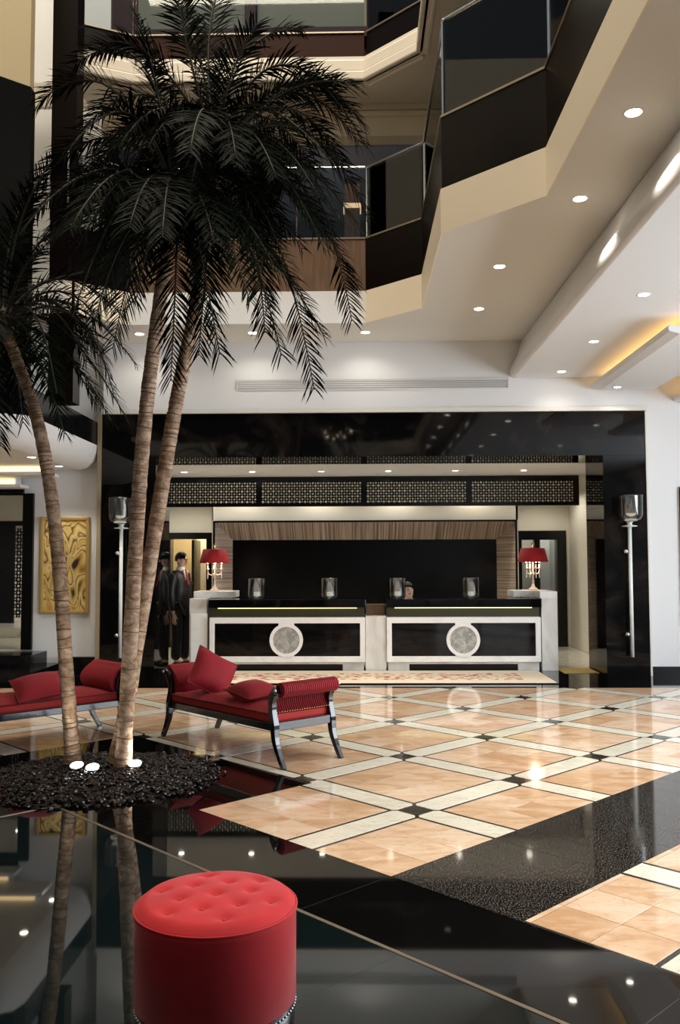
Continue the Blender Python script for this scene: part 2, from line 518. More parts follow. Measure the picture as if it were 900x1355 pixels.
YB = 11.30
floor = struct('floor', MB().box(-10, 8, -7.2, 18.5, -0.25, -0.0015), 'dark_inlay', 'polished stone floor with diagonal marble lattice and dark joints', 'floor')
BH = 0.1115           # half band width in cells
REG = [
    [hp('v', -0.628, -1), hp('v', 0.888, 1), hp('u', -0.888, -1), (0, 1, YB)],
    [hp('v', 0.888, -1), hp('v', 3.112, 1), hp('u', 0.0, -1), (0, 1, YB)],
    [hp('v', 3.112, -1), (0, 1, YB)],
    [hp('v', -1.345, 1), hp('u', -0.872, -1), (0, 1, YB)],
]


def in_cone(x, y): return y > 2.2 and abs(x) < 0.42 * y + 1.6 and y < YB + 0.4


pieces = {'tile': [], 'marble_strip': [], 'inlay_star': []}
tsz = (1 - 2 * BH) / 3
g = 0.0016 / S
for i in range(-6, 10):
    for j in range(-8, 10):
        for a in range(3):
            for b in range(3):
                u0 = i + BH + a * tsz + g; u1 = i + BH + (a + 1) * tsz - g
                v0 = j + BH + b * tsz + g; v1 = j + BH + (b + 1) * tsz - g
                pieces['tile'].append([uv(u0, v0), uv(u1, v0), uv(u1, v1), uv(u0, v1)])
        w, e0, e1 = 0.089, 0.105, 0.082
        pieces['marble_strip'].append([uv(i + e0, j - w), uv(i + 1 - e0, j - w), uv(i + 1 - e1, j - w + 0.023), uv(i + 1 - e1, j + w - 0.023), uv(i + 1 - e0, j + w), uv(i + e0, j + w), uv(i + e1, j + w - 0.023), uv(i + e1, j - w + 0.023)])
        pieces['marble_strip'].append([uv(i + w, j + e0), uv(i + w, j + 1 - e0), uv(i + w - 0.023, j + 1 - e1), uv(i - w + 0.023, j + 1 - e1), uv(i - w, j + 1 - e0), uv(i - w, j + e0), uv(i - w + 0.023, j + e1), uv(i + w - 0.023, j + e1)])
        cx, cy = uv(i, j)
        h = 0.068
        pieces['inlay_star'].append([(cx - h, cy - h), (cx + h, cy - h), (cx + h, cy + h), (cx - h, cy + h)])
PM = {'tile': 'beige_marble', 'marble_strip': 'cream_marble', 'inlay_star': 'dark_inlay'}
for kind, polys in pieces.items():
    out = []
    for p in polys:
        cx = sum(q[0] for q in p) / len(p); cy = sum(q[1] for q in p) / len(p)
        if not in_cone(cx, cy): continue
        full = parea(p)
        for reg in REG:
            c = clip(p, reg)
            if len(c) >= 3 and parea(c) > 0.002:
                mx_ = sum(q[0] for q in c) / len(c); my_ = sum(q[1] for q in c) / len(c)
                vis = 1.0 if abs(mx_ + 0.019 * my_) < 0.40 * my_ + 0.15 else 0.25
                out.append((vis * parea(c) / (my_ * my_ * my_), c, abs(parea(c) - full) < 1e-5, (mx_, my_)))
    out.sort(key=lambda t: -t[0])
    shared = {}
    rest = MB()
    for n, (sc_, c, whole, ctr) in enumerate(out):
        if n < 300:
            loc = [(x - ctr[0], y - ctr[1]) for x, y in c]
            key = (kind, tuple((round(x, 3), round(y, 3)) for x, y in loc)) if whole else None
            me = shared.get(key) if key else None
            if me is None:
                me = MB().prism(loc, -0.010, 0.0, 0.0008).mesh(kind, PM[kind])
                if key: shared[key] = me
            o = bpy.data.objects.new(kind, me); COL.objects.link(o); o.parent = floor
            o.location = (ctr[0], ctr[1], 0)
        else:
            rest.prism(c, -0.010, 0.0)
    if rest.v:
        o = rest.build(kind, PM[kind], floor); o['kind'] = 'stuff'


def slabs(name, material, polys, z=0.0):
    for p in polys:
        if len(p) < 3: continue
        cx = sum(q[0] for q in p) / len(p); cy = sum(q[1] for q in p) / len(p)
        MB().prism([(x - cx, y - cy) for x, y in p], -0.012, z, 0.0006).build(name, material, floor, loc=(cx, cy, 0))


def uvrect(u0, u1, v0, v1, gap=0.0012): return [uv(u0 + gap, v0 + gap), uv(u1 - gap, v0 + gap), uv(u1 - gap, v1 - gap), uv(u0 + gap, v1 - gap)]


# dark granite band between the two beige fields, in slabs with joints
st = 0.2584
k = -0.888
while k < 7.2:
    for (v0, v1) in ((-1.345, -0.628),):
        slabs('granite_slab', 'black_granite', [clip(uvrect(k, k + st, v0, v1), [(0, 1, YB)])])
    k += st
# front border strip
for k in range(-5, 1):
    slabs('border_slab', 'black_floor', [uvrect(-1.45, -0.888, -0.628 + (k - 1) * 1.43, -0.628 + k * 1.43)])
slabs('border_slab', 'black_floor', [uvrect(-1.45, -0.888, -0.628, 0.888)])
# planter surround
for (u0, u1, v0, v1) in ((-0.888, 0, 0.888, 1.45), (-0.888, 0, 1.45, 2.3), (-0.888, 0, 2.3, 3.112), (-1.45, -0.888, 0.888, 1.55), (-1.45, -0.888, 1.55, 2.3), (-1.45, -0.888, 2.3, 3.112), (-3.4, -1.45, 1.552, 2.3), (-3.4, -1.45, 2.3, 3.112)):
    slabs('planter_slab', 'black_floor', [uvrect(u0, u1, v0, v1)])
# black strip in front of the reception
for k in range(-9, 7):
    slabs('threshold_slab', 'black_floor', [[(k + 0.001, YB + 0.001), (k + 0.999, YB + 0.001), (k + 0.999, 12.45), (k + 0.001, 12.45)]])
for k in range(-3, 4):
    slabs('threshold_slab', 'black_floor', [[(max(k, -2.85) + 0.001, 12.451), (min(k + 1, 3.47) - 0.001, 12.451), (min(k + 1, 3.47) - 0.001, 13.39), (max(k, -2.85) + 0.001, 13.39)]])
for k in range(-4, 4):
    for y0 in (13.4, 14.5, 15.6):
        slabs('marble_slab', 'cream_marble', [[(max(k, -3.64) + 0.001, y0 + 0.001), (min(k + 1, 3.99) - 0.001, y0 + 0.001), (min(k + 1, 3.99) - 0.001, y0 + 1.099), (max(k, -3.64) + 0.001, y0 + 1.099)]])
# dark glass floor in the foreground with its metal edge
for (u0, u1, v0, v1) in ((-3.0, -1.462, -1.2, 1.54), (-5.5, -3.0, -1.2, 1.54), (-3.0, -1.462, -5.0, -1.2), (-5.5, -3.0, -5.0, -1.2)):
    slabs('glass_panel', 'black_glass_floor', [uvrect(u0, u1, v0, v1, 0.0)], 0.002)
slabs('metal_edge', 'bronze', [uvrect(-1.462, -1.444, -5.0, 1.558, 0.0), uvrect(-5.5, -1.462, 1.54, 1.558, 0.0)], 0.004)

# ================================================================== WALLS / PORTAL
YW = 12.45
ZA = 4.738
# white wall above and beside the portal
struct('wall_front', MB().box(-3.62, 4.10, YW, YW + 0.9, 3.74, ZA + 0.42), 'white_paint', 'white plaster wall above the black reception portal', 'wall')
struct('wall_right', MB().box(4.10, 8.0, YW, YW + 0.3, 0, 4.4), 'white_paint', 'white plaster wall right of the portal', 'wall')
struct('baseboard_right', MB().box(4.10, 8.0, YW - 0.02, YW - 0.001, 0.0, 0.13), 'black_lacquer', 'black baseboard along the right white wall', 'baseboard')
struct('trim_1', MB().box(-3.64, 4.10, YW - 0.05, YW - 0.001, 3.715, 3.775), 'soffit_paint', 'pale moulding strip over the black portal', 'trim')
struct('trim_2', MB().box(-3.69, -3.635, YW - 0.03, YW + 0.2, 0, 3.715), 'edge_beige', 'thin beige edge strip left of the portal', 'trim')
struct('trim_3', MB().box(4.075, 4.10, YW - 0.02, YW - 0.001, 0.0, 3.715), 'soffit_paint', 'thin pale edge strip right of the portal', 'trim')
portal = struct_empty('wall_portal', 'polished black marble portal framing the reception recess', 'portal', (0.2, YW, 0))
ox, oy = 0.2, YW
YR = 13.40
XL, XR = -2.86, 3.475
# pillars as stacked slabs with fine joints, header as slabs
for (x0, x1) in ((-3.635, XL), (XR, 4.075)):
    for (z0, z1) in ((0.0, 1.18), (1.18, 2.36), (2.36, 3.085)):
        MB().box(x0 - ox, x1 - ox, 0, YR - oy, z0 + 0.001, z1 - 0.001).build('pillar_slab', 'black_marble', portal)
hx = [-3.635, -2.1, -0.55, 0.98, 2.52, 4.075]
for k in range(5):
    MB().box(hx[k] + 0.001 - ox, hx[k + 1] - 0.001 - ox, 0, YR - oy, 3.086, 3.714).build('header_slab', 'black_marble', portal)

# left side wall with painting, doorway with black frame
YL = 12.65
struct('wall_left', MB().box(-4.68, -3.69, YL, YL + 0.3, 0, 3.2).box(-9.5, -4.68, YL, YL + 0.3, 2.60, 3.2), 'white_paint', 'white wall with the golden painting left of the portal', 'wall')
struct('wall_left_upper', MB().box(-9.5, -3.62, YL - 0.05, YL + 0.3, 3.62, 10.5), 'white_paint', 'tall white wall behind the palm crowns', 'wall')
# lobby behind the left doorway
struct('wall_lobby', MB().box(-9.5, -4.4, 18.2, 18.4, 0.34, 3.4), 'beige_wall', 'beige back wall of the left lobby', 'wall')
struct('wall_lobby_side', MB().box(-4.66, -4.56, YL + 0.31, 18.2, 0.0, 3.2), 'beige_wall', 'beige side wall inside the left lobby', 'wall')
dr = struct_empty('door_1', 'tall black door frame at the left edge beside the painting', 'door', (-4.735, YL, 0))
MB().box(-0.075, 0.075, -0.06, 0.32, 0.36, 2.60).build('jamb', 'black_lacquer', dr)
MB().box(-4.6, -0.075, -0.06, 0.32, 2.60, 2.70).build('lintel', 'black_lacquer', dr)

# recess walls
struct('wall_recess_left', MB().box(-3.80, -3.65, YR, 17.0, 0, 3.4), 'beige_wall', 'beige left side wall inside the reception recess', 'wall')
struct('wall_recess_right', MB().box(4.0, 4.15, YR, 17.0, 0, 3.4), 'beige_wall', 'beige right side wall inside the reception recess', 'wall')
YD = 16.7
struct('wall_recess_back', MB().box(-3.65, 4.0, YD, YD + 0.2, 2.16, 3.4).box(-2.72, 2.98, YD, YD + 0.2, 0, 2.16).box(3.93, 4.0, YD, YD + 0.2, 0, 2.16), 'beige_wall', 'beige rear wall of the recess above the doors', 'wall')
struct('ceiling_recess', MB().box(-3.65, 4.0, YR, 17.0, 3.085, 3.25), 'white_paint', 'white ceiling with small lights inside the recess', 'ceiling')
struct('wall_niche', MB().box(-2.62, -2.60, 15.9, YD, 0, 2.60).box(2.86, 2.90, 15.9, YD, 0, 2.60).box(-2.62, 2.90, 15.9, YD, 2.34, 2.60), 'beige_wall', 'beige bulkhead around the zebra wood niche', 'wall')
niche = struct_empty('trim_4', 'striped zebra wood frame around the black niche behind the desk', 'niche', (0.13, 15.9, 0))
nx = 0.13
ox0, ox1, oz = -2.56 - nx, 2.84 - nx, 2.31
ix0, ix1, iz = -2.30 - nx, 2.57 - nx, 2.005
d0, d1 = -0.01, 0.40
MB().add([(ox0, d0, oz), (ox1, d0, oz), (ix1, d1, iz), (ix0, d1, iz)], [(0, 1, 2, 3)]).add([(ox0, d0, oz), (ox1, d0, oz), (ox1, d1, oz + .01), (ox0, d1, oz + .01)], [(0, 1, 2, 3)]).build('top_panel', 'zebrano_v', niche)
MB().add([(ox0, d0, 0), (ox0, d0, oz), (ix0, d1, iz), (ix0, d1, 0)], [(0, 1, 2, 3)]).add([(ox0, d0, 0), (ox0, d0, oz), (ox0 - .01, d1, oz), (ox0 - .01, d1, 0)], [(0, 1, 2, 3)]).build('side_panel', 'zebrano_h', niche)
MB().add([(ox1, d0, 0), (ox1, d0, oz), (ix1, d1, iz), (ix1, d1, 0)], [(0, 1, 2, 3)]).add([(ox1, d0, 0), (ox1, d0, oz), (ox1 + .01, d1, oz), (ox1 + .01, d1, 0)], [(0, 1, 2, 3)]).build('side_panel', 'zebrano_h', niche)
MB().box(ix0, ix1, d1, d1 + 0.05, 0, iz).build('black_panel', 'black_lacquer', niche)
e = 0.035
MB().box(ox0 - e, ox1 + e, d0 - 0.03, d0 + 0.02, oz, oz + e).box(ox0 - e, ox0, d0 - 0.03, d0 + 0.02, 0, oz).box(ox1, ox1 + e, d0 - 0.03, d0 + 0.02, 0, oz).build('edge_strip', 'lacquer_black', niche)

# doors left and right of the niche
dl = struct_empty('door_2', 'open black framed doorway with a lit corridor behind the suited man', 'door', (-3.2, YD, 0))
MB().box(-0.45, -0.33, -0.05, 0.22, 0, 2.16).build('jamb', 'lacquer_black', dl)
MB().box(0.35, 0.48, -0.05, 0.22, 0, 2.16).build('jamb', 'lacquer_black', dl)
MB().box(-0.33, 0.35, -0.05, 0.22, 2.04, 2.16).build('lintel', 'lacquer_black', dl)
leaf_ = MB().box(0.0, 0.05, 0.0, 0.70, 0.01, 2.03).build('door_leaf', 'lacquer_black', dl, loc=(0.02, 0.22, 0))
struct('wall_corridor', MB().box(-5.0, -2.2, 18.3, 18.4, 0, 3.0).box(-2.3, -2.2, YD + .2, 18.3, 0, 3), 'warm_wall', 'warm lit corridor wall seen through the left doorway', 'wall')
struct('trim_5', MB().box(-3.26, -2.98, 17.9, 18.29, 0, 2.9), 'gloss_white', 'pale lit corridor pier behind the suited man', 'pier')
spot('corridor_lamp', (-3.3, 17.5, 2.7), 60, 150, (1, 0.82, 0.5), size=0.1)
dR = struct_empty('door_3', 'black framed glazed door right of the niche behind the red lamp', 'door', (3.46, YD, 0))
MB().box(-0.47, -0.36, -0.05, 0.18, 0, 2.17).build('jamb', 'lacquer_black', dR)
MB().box(0.30, 0.47, -0.05, 0.18, 0, 2.17).build('jamb', 'lacquer_black', dR)
MB().box(-0.36, 0.30, -0.05, 0.18, 2.0, 2.17).build('lintel', 'lacquer_black', dR)
MB().box(-0.12, -0.02, -0.03, 0.10, 0, 2.0).build('mullion', 'lacquer_black', dR)
for (x0, x1) in ((-0.36, -0.12), (-0.02, 0.30)):
    MB().box(x0, x1, 0.03, 0.04, 0, 2.0).build('pane', 'thin_glass', dR)
struct('wall_rear_right', MB().box(2.9, 5.0, 17.8, 17.9, 0, 3.0), 'beige_wall', 'pale wall seen through the right glazed door', 'wall')
struct('trim_6', MB().box(3.62, 3.80, 17.5, 17.79, 0, 2.6), 'white_paint', 'white pier behind the right glazed door', 'pier')
spot('rear_lamp', (3.7, 17.2, 2.7), 22, 150, (1, 0.92, 0.8), size=0.1)

# fretwork valance in the recess
YV = 15.3
fret = thing('fretwork_valance', 'black fretwork valance of pierced panels hanging across the recess', 'valance', (0.16, YV, 2.56))


def fret_mesh(w, h, unit):
    nxu = max(1, round(w / unit)); nzu = max(1, round(h / unit)); ux = w / nxu; uz = h / nzu
    mb = MB(); pat = {(0, 0): .49, (2, 0): .46, (0, 2): .46, (1, 1): .38, (3, 1): .38, (1, 3): .38, (3, 3): .38, (2, 2): .49}
    for i in range(nxu):
        for j in range(nzu):
            r = pat.get((i % 4, (j + 2) % 4), .26)
            cx = -w / 2 + (i + .5) * ux; cz = (j + .5) * uz
            sq = [(1, 0), (1, 1), (0, 1), (-1, 1), (-1, 0), (-1, -1), (0, -1), (1, -1)]
            vs = [(cx + a * ux / 2, 0, cz + b * uz / 2) for a, b in sq] + [(cx + r * ux * math.cos(k * PI / 4), 0, cz + r * uz * math.sin(k * PI / 4)) for k in range(8)]
            vs += [(x, 0.018, z) for x, y, z in vs[8:]]
            fs = [(k, (k + 1) % 8, 8 + (k + 1) % 8, 8 + k) for k in range(8)] + [(8 + k, 8 + (k + 1) % 8, 16 + (k + 1) % 8, 16 + k) for k in range(8)]
            mb.add(vs, fs)
    return mb


fx = [-3.62, -1.70, 0.13, 1.95, 3.80]
for k in range(4):
    w = fx[k + 1] - fx[k] - 0.09
    mb = fret_mesh(w, 0.37, 0.046)
    mb.build('fretwork', 'lacquer_black', fret, loc=((fx[k] + fx[k + 1]) / 2 - 0.16, -0.009, 0.06))
    MB().box(fx[k] - .16, fx[k + 1] - .16, -0.02, 0.02, 0.0, 0.06).build('rail', 'lacquer_black', fret)
    MB().box(fx[k] - .16, fx[k + 1] - .16, -0.02, 0.02, 0.43, 0.52).build('rail', 'lacquer_black', fret)
for k in range(5):
    MB().box(fx[k] - .16 - .045, fx[k] - .16 + .045, -0.022, 0.022, 0.0, 0.52).build('stile', 'lacquer_black', fret)

# air vent
vent = thing('air_vent', 'long white slatted air vent in the wall above the portal', 'vent', (0.23, YW, 4.05))
MB().box(-1.94, 1.94, -0.02, -0.002, 0.135, 0.15).box(-1.94, 1.94, -0.02, -0.002, 0, 0.015).box(-1.94, -1.92, -0.02, -0.002, 0.015, 0.135).box(1.92, 1.94, -0.02, -0.002, 0.015, 0.135).build('frame', 'grille', vent)
MB().box(-1.92, 1.92, -0.004, -0.001, 0.015, 0.135).build('backing', 'grille_dark', vent)
for k in range(4):
    z = 0.027 + k * 0.029
    MB().add([(-1.92, -0.018, z), (1.92, -0.018, z), (1.92, -0.006, z + .02), (-1.92, -0.006, z + .02), (-1.92, -0.018, z + .004), (1.92, -0.018, z + .004), (1.92, -0.006, z + .024), (-1.92, -0.006, z + .024)],
             [(0, 1, 2, 3), (4, 5, 6, 7), (0, 1, 5, 4), (1, 2, 6, 5), (2, 3, 7, 6), (3, 0, 4, 7)]).build('slat', 'grille', vent)

# ================================================================== MEZZANINE
RING = [(0.13, 11.46), (0.83, 10.80), (0.83, 8.29), (1.656, 7.456), (1.656, -0.5), (0.83, -1.3), (-5.3, -1.3), (-6.2, -0.5), (-6.2, 7.456), (-6.2, 10.86), (-3.62, 10.86), (-3.0, 11.46)]


def slab_with_hole(outer, hole, z0, z1):
    mb = MB()
    o3 = [Vector((x, y, 0)) for x, y in outer]; h3 = [Vector((x, y, 0)) for x, y in hole]
    tri = tessellate_polygon([o3, h3]); al = outer + hole
    for z in (z0, z1):
        mb.add([(x, y, z) for x, y in al], [tuple(t) for t in tri])
    for ring in (outer, hole):
        n = len(ring)
        mb.add([(x, y, z0) for x, y in ring] + [(x, y, z1) for x, y in ring], [(i, (i + 1) % n, n + (i + 1) % n, n + i) for i in range(n)])
    return mb


Z1 = 5.165
struct('ceiling', slab_with_hole([(2.40, 12.449), (-3.66, 12.449), (-3.66, 12.2), (-9.5, 12.2), (-9.5, -7.0), (2.40, -7.0)], RING, ZA, Z1), 'soffit_paint', 'stepped white mezzanine soffit around the atrium', 'ceiling')
struct('floor_mezzanine', MB().box(-9.5, 8.0, 12.45, 17.2, Z1 - 0.2, Z1).box(2.42, 8, -7, 12.44, Z1 - 0.2, Z1), 'dark_stone', 'dark mezzanine floor behind the balustrade', 'floor')


def ring_seg(p, q, off0, off1):
    """quad strip polygon outside the edge p->q between two offsets (positive = away from the atrium)"""
    p, q = Vector(p), Vector(q); d = (q - p).normalized(); n = Vector((-d.y, d.x))
    return [tuple(p + n * off0), tuple(q + n * off0), tuple(q + n * off1), tuple(p + n * off1)]


fas = struct_empty('trim_11', 'faceted fascia with warm light in its cream colour along the mezzanine slab edge', 'fascia', (0.83, 9.5, ZA))
for a, b in ((11, 0), (0, 1), (1, 2), (2, 3), (3, 4), (10, 11)):
    MB().prism([(x - 0.83, y - 9.5) for x, y in ring_seg(RING[a], RING[b], -0.012, -0.0005)], -0.002, Z1 - ZA).build('fascia_panel', 'white_paint' if a == 11 else 'warm_lit_paint', fas)
par = struct_empty('wall_parapet', 'dark panelled parapet band around the mezzanine edge', 'parapet', (0.83, 9.5, Z1))
bal = thing('balustrade', 'clear glass balustrade with thin metal rail on the mezzanine parapet', 'balustrade', (0.83, 9.5, 5.85))
segs = [(11, 0), (0, 1), (1, 2), (2, 3), (3, 4), (10, 11)]
for a, b in segs:
    P, Q = RING[a], RING[b]
    L_ = Vector(P) - Vector(Q)
    r = -1
    poly = ring_seg(P, Q, 0.0, 0.09)
    poly = [(x - 0.83, y - 9.5) for x, y in poly]
    MB().prism(poly, 0.0, 0.70).build('parapet_panel', 'brown_panel' if a == 11 else 'mahogany', par)  # back panel's lit look comes from a browner colour
    poly = [(x - 0.83, y - 9.5) for x, y in ring_seg(P, Q, -0.012, 0.10)]
    MB().prism(poly, 0.70, 0.722).build('cap_strip', 'bronze', par)
    poly = [(x - 0.83, y - 9.5) for x, y in ring_seg(P, Q, 0.035, 0.047)]
    MB().prism(poly, 0.04, 0.99).build('glass_pane', 'balustrade_glass', bal)
    pa = Vector(poly[0]); pb = Vector(poly[1])
    MB().tube([(pa.x, pa.y, 1.0), (pb.x, pb.y, 1.0)], 0.018, 8).build('handrail', 'steel', bal)
    MB().tube([(pa.x, pa.y, 0.04), (pa.x, pa.y, 1.0)], 0.016, 8).build('post', 'steel', bal)

# storefront above the reception on the mezzanine
struct('trim_7', MB().box(-3.6, 8.0, 12.18, 12.45, 7.62, 8.07).box(-3.6, 8, 12.12, 12.18, 7.90, 7.95).box(-3.6, 8, 12.15, 12.18, 7.99, 8.07), 'warm_lit_paint', 'cornice beam with peach light in its colour over the mezzanine restaurant', 'cornice')
struct('ceiling_mezzanine', MB().box(-3.6, 8.0, 12.46, 15.4, 7.60, 7.7), 'blue_lit_ceiling', 'mezzanine restaurant ceiling with faint bluish light in its colour', 'ceiling')
struct('wall_mezzanine_back', MB().box(-3.6, 8.0, 15.2, 15.4, Z1, 7.6), 'mahogany', 'dark back wall of the mezzanine restaurant', 'wall')
struct('wall_mezzanine_left', MB().box(-3.62, -3.5, 12.46, 15.2, Z1, 7.6), 'mahogany', 'dark side wall of the mezzanine restaurant', 'wall')
barc = thing('bar_counter', 'dim wooden bar counter with amber lit edge on the mezzanine', 'counter', (-0.3, 14.2, Z1))
MB().box(-1.6, 0.8, -0.3, 0.3, 0, 1.35).build('body', 'brown_panel', barc)
MB().box(-1.65, 0.85, -0.36, 0.33, 1.35, 1.40).build('counter_top', 'mahogany', barc)
MB().box(-1.6, 0.8, -0.32, -0.305, 1.24, 1.30).build('light_strip', 'bar_light', barc)
pill = thing('lit_pillar', 'slim bronze lit pillar behind the mezzanine glass', 'pillar', (-0.05, 13.6, Z1))
MB().box(-0.12, 0.12, -0.12, 0.12, 0, 2.43).build('shaft', 'brown_panel', pill)
MB().box(-0.14, 0.14, -0.14, 0.14, 1.95, 2.02).build('light_band', 'bar_light', pill)
area_light('restaurant_glow', (-0.5, 13.6, 7.5), (-0.5, 13.6, 5), 3.0, 1.2, 6, (1, 0.7, 0.4))

# small sparkling chandeliers
def chandelier(name, label, loc, r, n, drop):
    t = thing(name, label, 'chandelier', loc)
    MB().tube([(0, 0, 0.0), (0, 0, drop)], 0.01, 6).build('rod', 'chain_metal', t)
    MB().lathe([(0.001, -0.05), (0.05, -0.02), (0.03, 0.05), (0.02, 0.16), (0.001, 0.18)], 10).build('hub', 'chain_metal', t, True)
    for k in range(n):
        a = 2 * PI * k / n + .3; rr = r * (1 if k % 2 else .6); zz = .05 if k % 2 else -.12
        arm = MB().tube([(0, 0, 0.02), (rr * .5 * math.cos(a), rr * .5 * math.sin(a), zz - .08), (rr * math.cos(a), rr * math.sin(a), zz)], 0.008, 6).build('arm', 'chain_metal', t)
        MB().sphere((rr * math.cos(a), rr * math.sin(a), zz + .035), 0.032, 8, 6).build('bulb', 'bulb', arm, True)
    return t


chandelier('chandelier', 'small sparkling chandelier with bright bulbs behind the palm on the mezzanine', (-0.90, 13.2, 6.35), 0.17, 8, 1.25)
chandelier('chandelier', 'large bulb chandelier hanging over the atrium mirrored in the black header', (-0.55, 1.9, 4.95), 0.42, 12, 7.0)

# level two ring
RING2 = [(x, y + 0.1 if y > 10 else y) for x, y in RING]
RING2 = RING2[:9] + [(-6.2, 12.1), (-3.78, 12.1), (-3.78, 11.2), (-3.0, 11.56)]
struct('ceiling_upper', slab_with_hole([(8, 12.18), (-9.5, 12.18), (-9.5, -7), (8, -7)], RING2, 8.07, 8.42), 'gloss_white', 'cream underside and edge of the second floor ring', 'ceiling')
par2 = struct_empty('wall_upper_parapet', 'dark wooden parapet band of the second floor ring', 'parapet', (0, 11.5, 8.42))
bal2 = thing('balustrade', 'glass balustrade of the second floor at the top of the picture', 'balustrade', (0, 11.5, 8.77))
mould = []
for a, b in [(12, 0), (0, 1), (1, 2), (11, 12)]:
    P, Q = RING2[a], RING2[b]
    MB().prism([(x, y - 11.5) for x, y in ring_seg(P, Q, 0.05, 0.13)], 0.0, 0.35).build('parapet_panel', 'red_brown' if a == 12 else 'mahogany', par2)
    MB().prism([(x, y - 11.5) for x, y in ring_seg(P, Q, 0.03, 0.14)], 0.35, 0.37).build('cap_strip', 'bronze', par2)
    MB().prism([(x, y - 11.5) for x, y in ring_seg(P, Q, 0.085, 0.097)], 0.02, 1.0).build('glass_pane', 'balustrade_glass', bal2)
    mm = MB()
    mm.prism([(x, y - 11.5) for x, y in ring_seg(P, Q, -0.05, 0.05)], -0.35, -0.22)
    mm.prism([(x, y - 11.5) for x, y in ring_seg(P, Q, -0.025, 0.05)], -0.22, -0.05)
    mm.prism([(x, y - 11.5) for x, y in ring_seg(P, Q, 0.06, 0.12)], -0.39, -0.35)
    mm.build('moulding', 'gloss_white', par2, bevel=0.02)
struct('wall_upper_back', MB().box(-3.6, 8.0, 12.6, 12.7, 8.42, 12.5), 'red_brown', 'brown wall at the back of the second floor', 'wall')
struct('trim_8', MB().box(-3.6, 8.0, 12.45, 12.6, 9.25, 9.4).box(0.2, 0.35, 12.45, 12.6, 8.42, 12).box(-1.6, -1.45, 12.45, 12.6, 8.42, 12), 'red_brown', 'wooden rails on the second floor wall', 'trim')

wu = struct_empty('window_2', 'pale panes in the brown second floor wall at the top', 'window', (0, 12.59, 9.42))
for (x0, x1) in ((-3.2, -1.62), (-1.43, 0.18), (0.37, 1.9), (2.0, 3.6)):
    MB().box(x0, x1, -0.03, 0, 0, 2.4).build('pane', 'pale_pane', wu)
# left upper structures
struct('trim_9', MB().box(-3.87, -3.55, 10.88, 11.15, 3.61, 11.5), 'mahogany', 'tall dark column behind the palm crowns', 'column')
struct('wall_left_black', MB().prism([(-3.83, 10.06), (-5.36, 8.7), (-5.36, 8.9), (-3.83, 10.20)], 3.61, 7.22), 'black_lacquer', 'tall black panel at the upper left edge', 'wall')
struct('wall_left_beige', MB().prism([(-3.85, 10.08), (-5.36, 8.75), (-5.36, 8.9), (-3.85, 10.21)], 7.221, 10.5), 'warm_wall', 'beige wall above the black panel at the upper left', 'wall')

# left canopy with rounded edge and dark band
cp = [(-3.70, 3.27), (-3.71, 3.16), (-3.76, 3.04), (-3.86, 2.96), (-4.0, 2.93)]
can = MB()
prof_path = [(-3.70, YL - .06), (-3.70, 10.0), (-3.76, 9.82), (-3.92, 9.72), (-4.2, 9.70), (-9.5, 9.70)]


def offset_path(path, d):
    out = []
    n = len(path)
    for i in range(n):
        p = Vector(path[i]); t = (Vector(path[min(i + 1, n - 1)]) - Vector(path[max(i - 1, 0)])).normalized()
        nn = Vector((t.y, -t.x)); out.append(p + nn * d)
    return out


rows = []
for (x, z) in cp:
    rows.append([(v.x, v.y, z) for v in offset_path(prof_path, -(x + 3.70))])
# orientation: inside is towards -x / +y
rows = []
for (x, z) in cp:
    inset = -(x + 3.70)
    pts = []
    for i, pt in enumerate(prof_path):
        p = Vector(pt); t = (Vector(prof_path[min(i + 1, 5)]) - Vector(prof_path[max(i - 1, 0)])).normalized()
        nn = Vector((t.y, -t.x)) if True else None
        pts.append((p.x + nn.x * inset, min(p.y + nn.y * inset, YL - .06) if i else YL - .06, z))
    rows.append(pts)
nP = len(prof_path)
can.add([p for r in rows for p in r], [(r * nP + i, r * nP + i + 1, (r + 1) * nP + i + 1, (r + 1) * nP + i) for r in range(len(rows) - 1) for i in range(nP - 1)])
base = [p for p in rows[-1]]
can.add(base + [(-9.5, YL - .06, 2.93)], [tuple(range(nP + 1))])
can.box(-9.5, -4.1, 9.95, YL - 0.06, 2.94, 3.26)
co = struct('ceiling_left', can, 'white_paint', 'white rounded canopy ceiling over the left lobby entrance', 'ceiling')
smooth_angle(co, 40)
band = MB()
for i in range(nP - 1):
    p, q = prof_path[i], prof_path[i + 1]
    band.prism(ring_seg(q, p, 0.0, 0.08), 3.27, 3.60)
struct('trim_10', band, 'dark_stone', 'dark glossy band on top of the left canopy edge', 'trim')
struct('ceiling_lobby', MB().box(-9.5, -4.66, YL + .3, 18.3, 2.93, 3.1), 'white_paint', 'white ceiling inside the left lobby', 'ceiling')
for lab, x1, y0, y1, zl, gap in (('upper warm cove light line in the left canopy ceiling', -4.22, 11.95, 12.40, 2.80, 0.07), ('lower warm cove light line above the left doorway', -4.72, 12.28, 12.58, 2.66, 0.07)):
    t = thing('cove_light', lab, 'light', (x1, y0, zl))
    MB().box(-3.2, 0.0, 0.0, y1 - y0, 0.0, 0.05).build('lip', 'white_paint', t, bevel=0.015)
    MB().box(-3.2, -0.12, 0.12, y1 - y0, 0.05, 2.93 - zl).build('riser', 'white_paint', t)
    MB().box(-3.2, -0.14, 0.10, 0.118, 0.055, 0.055 + gap).build('light_strip', 'cove_strip_pale', t)

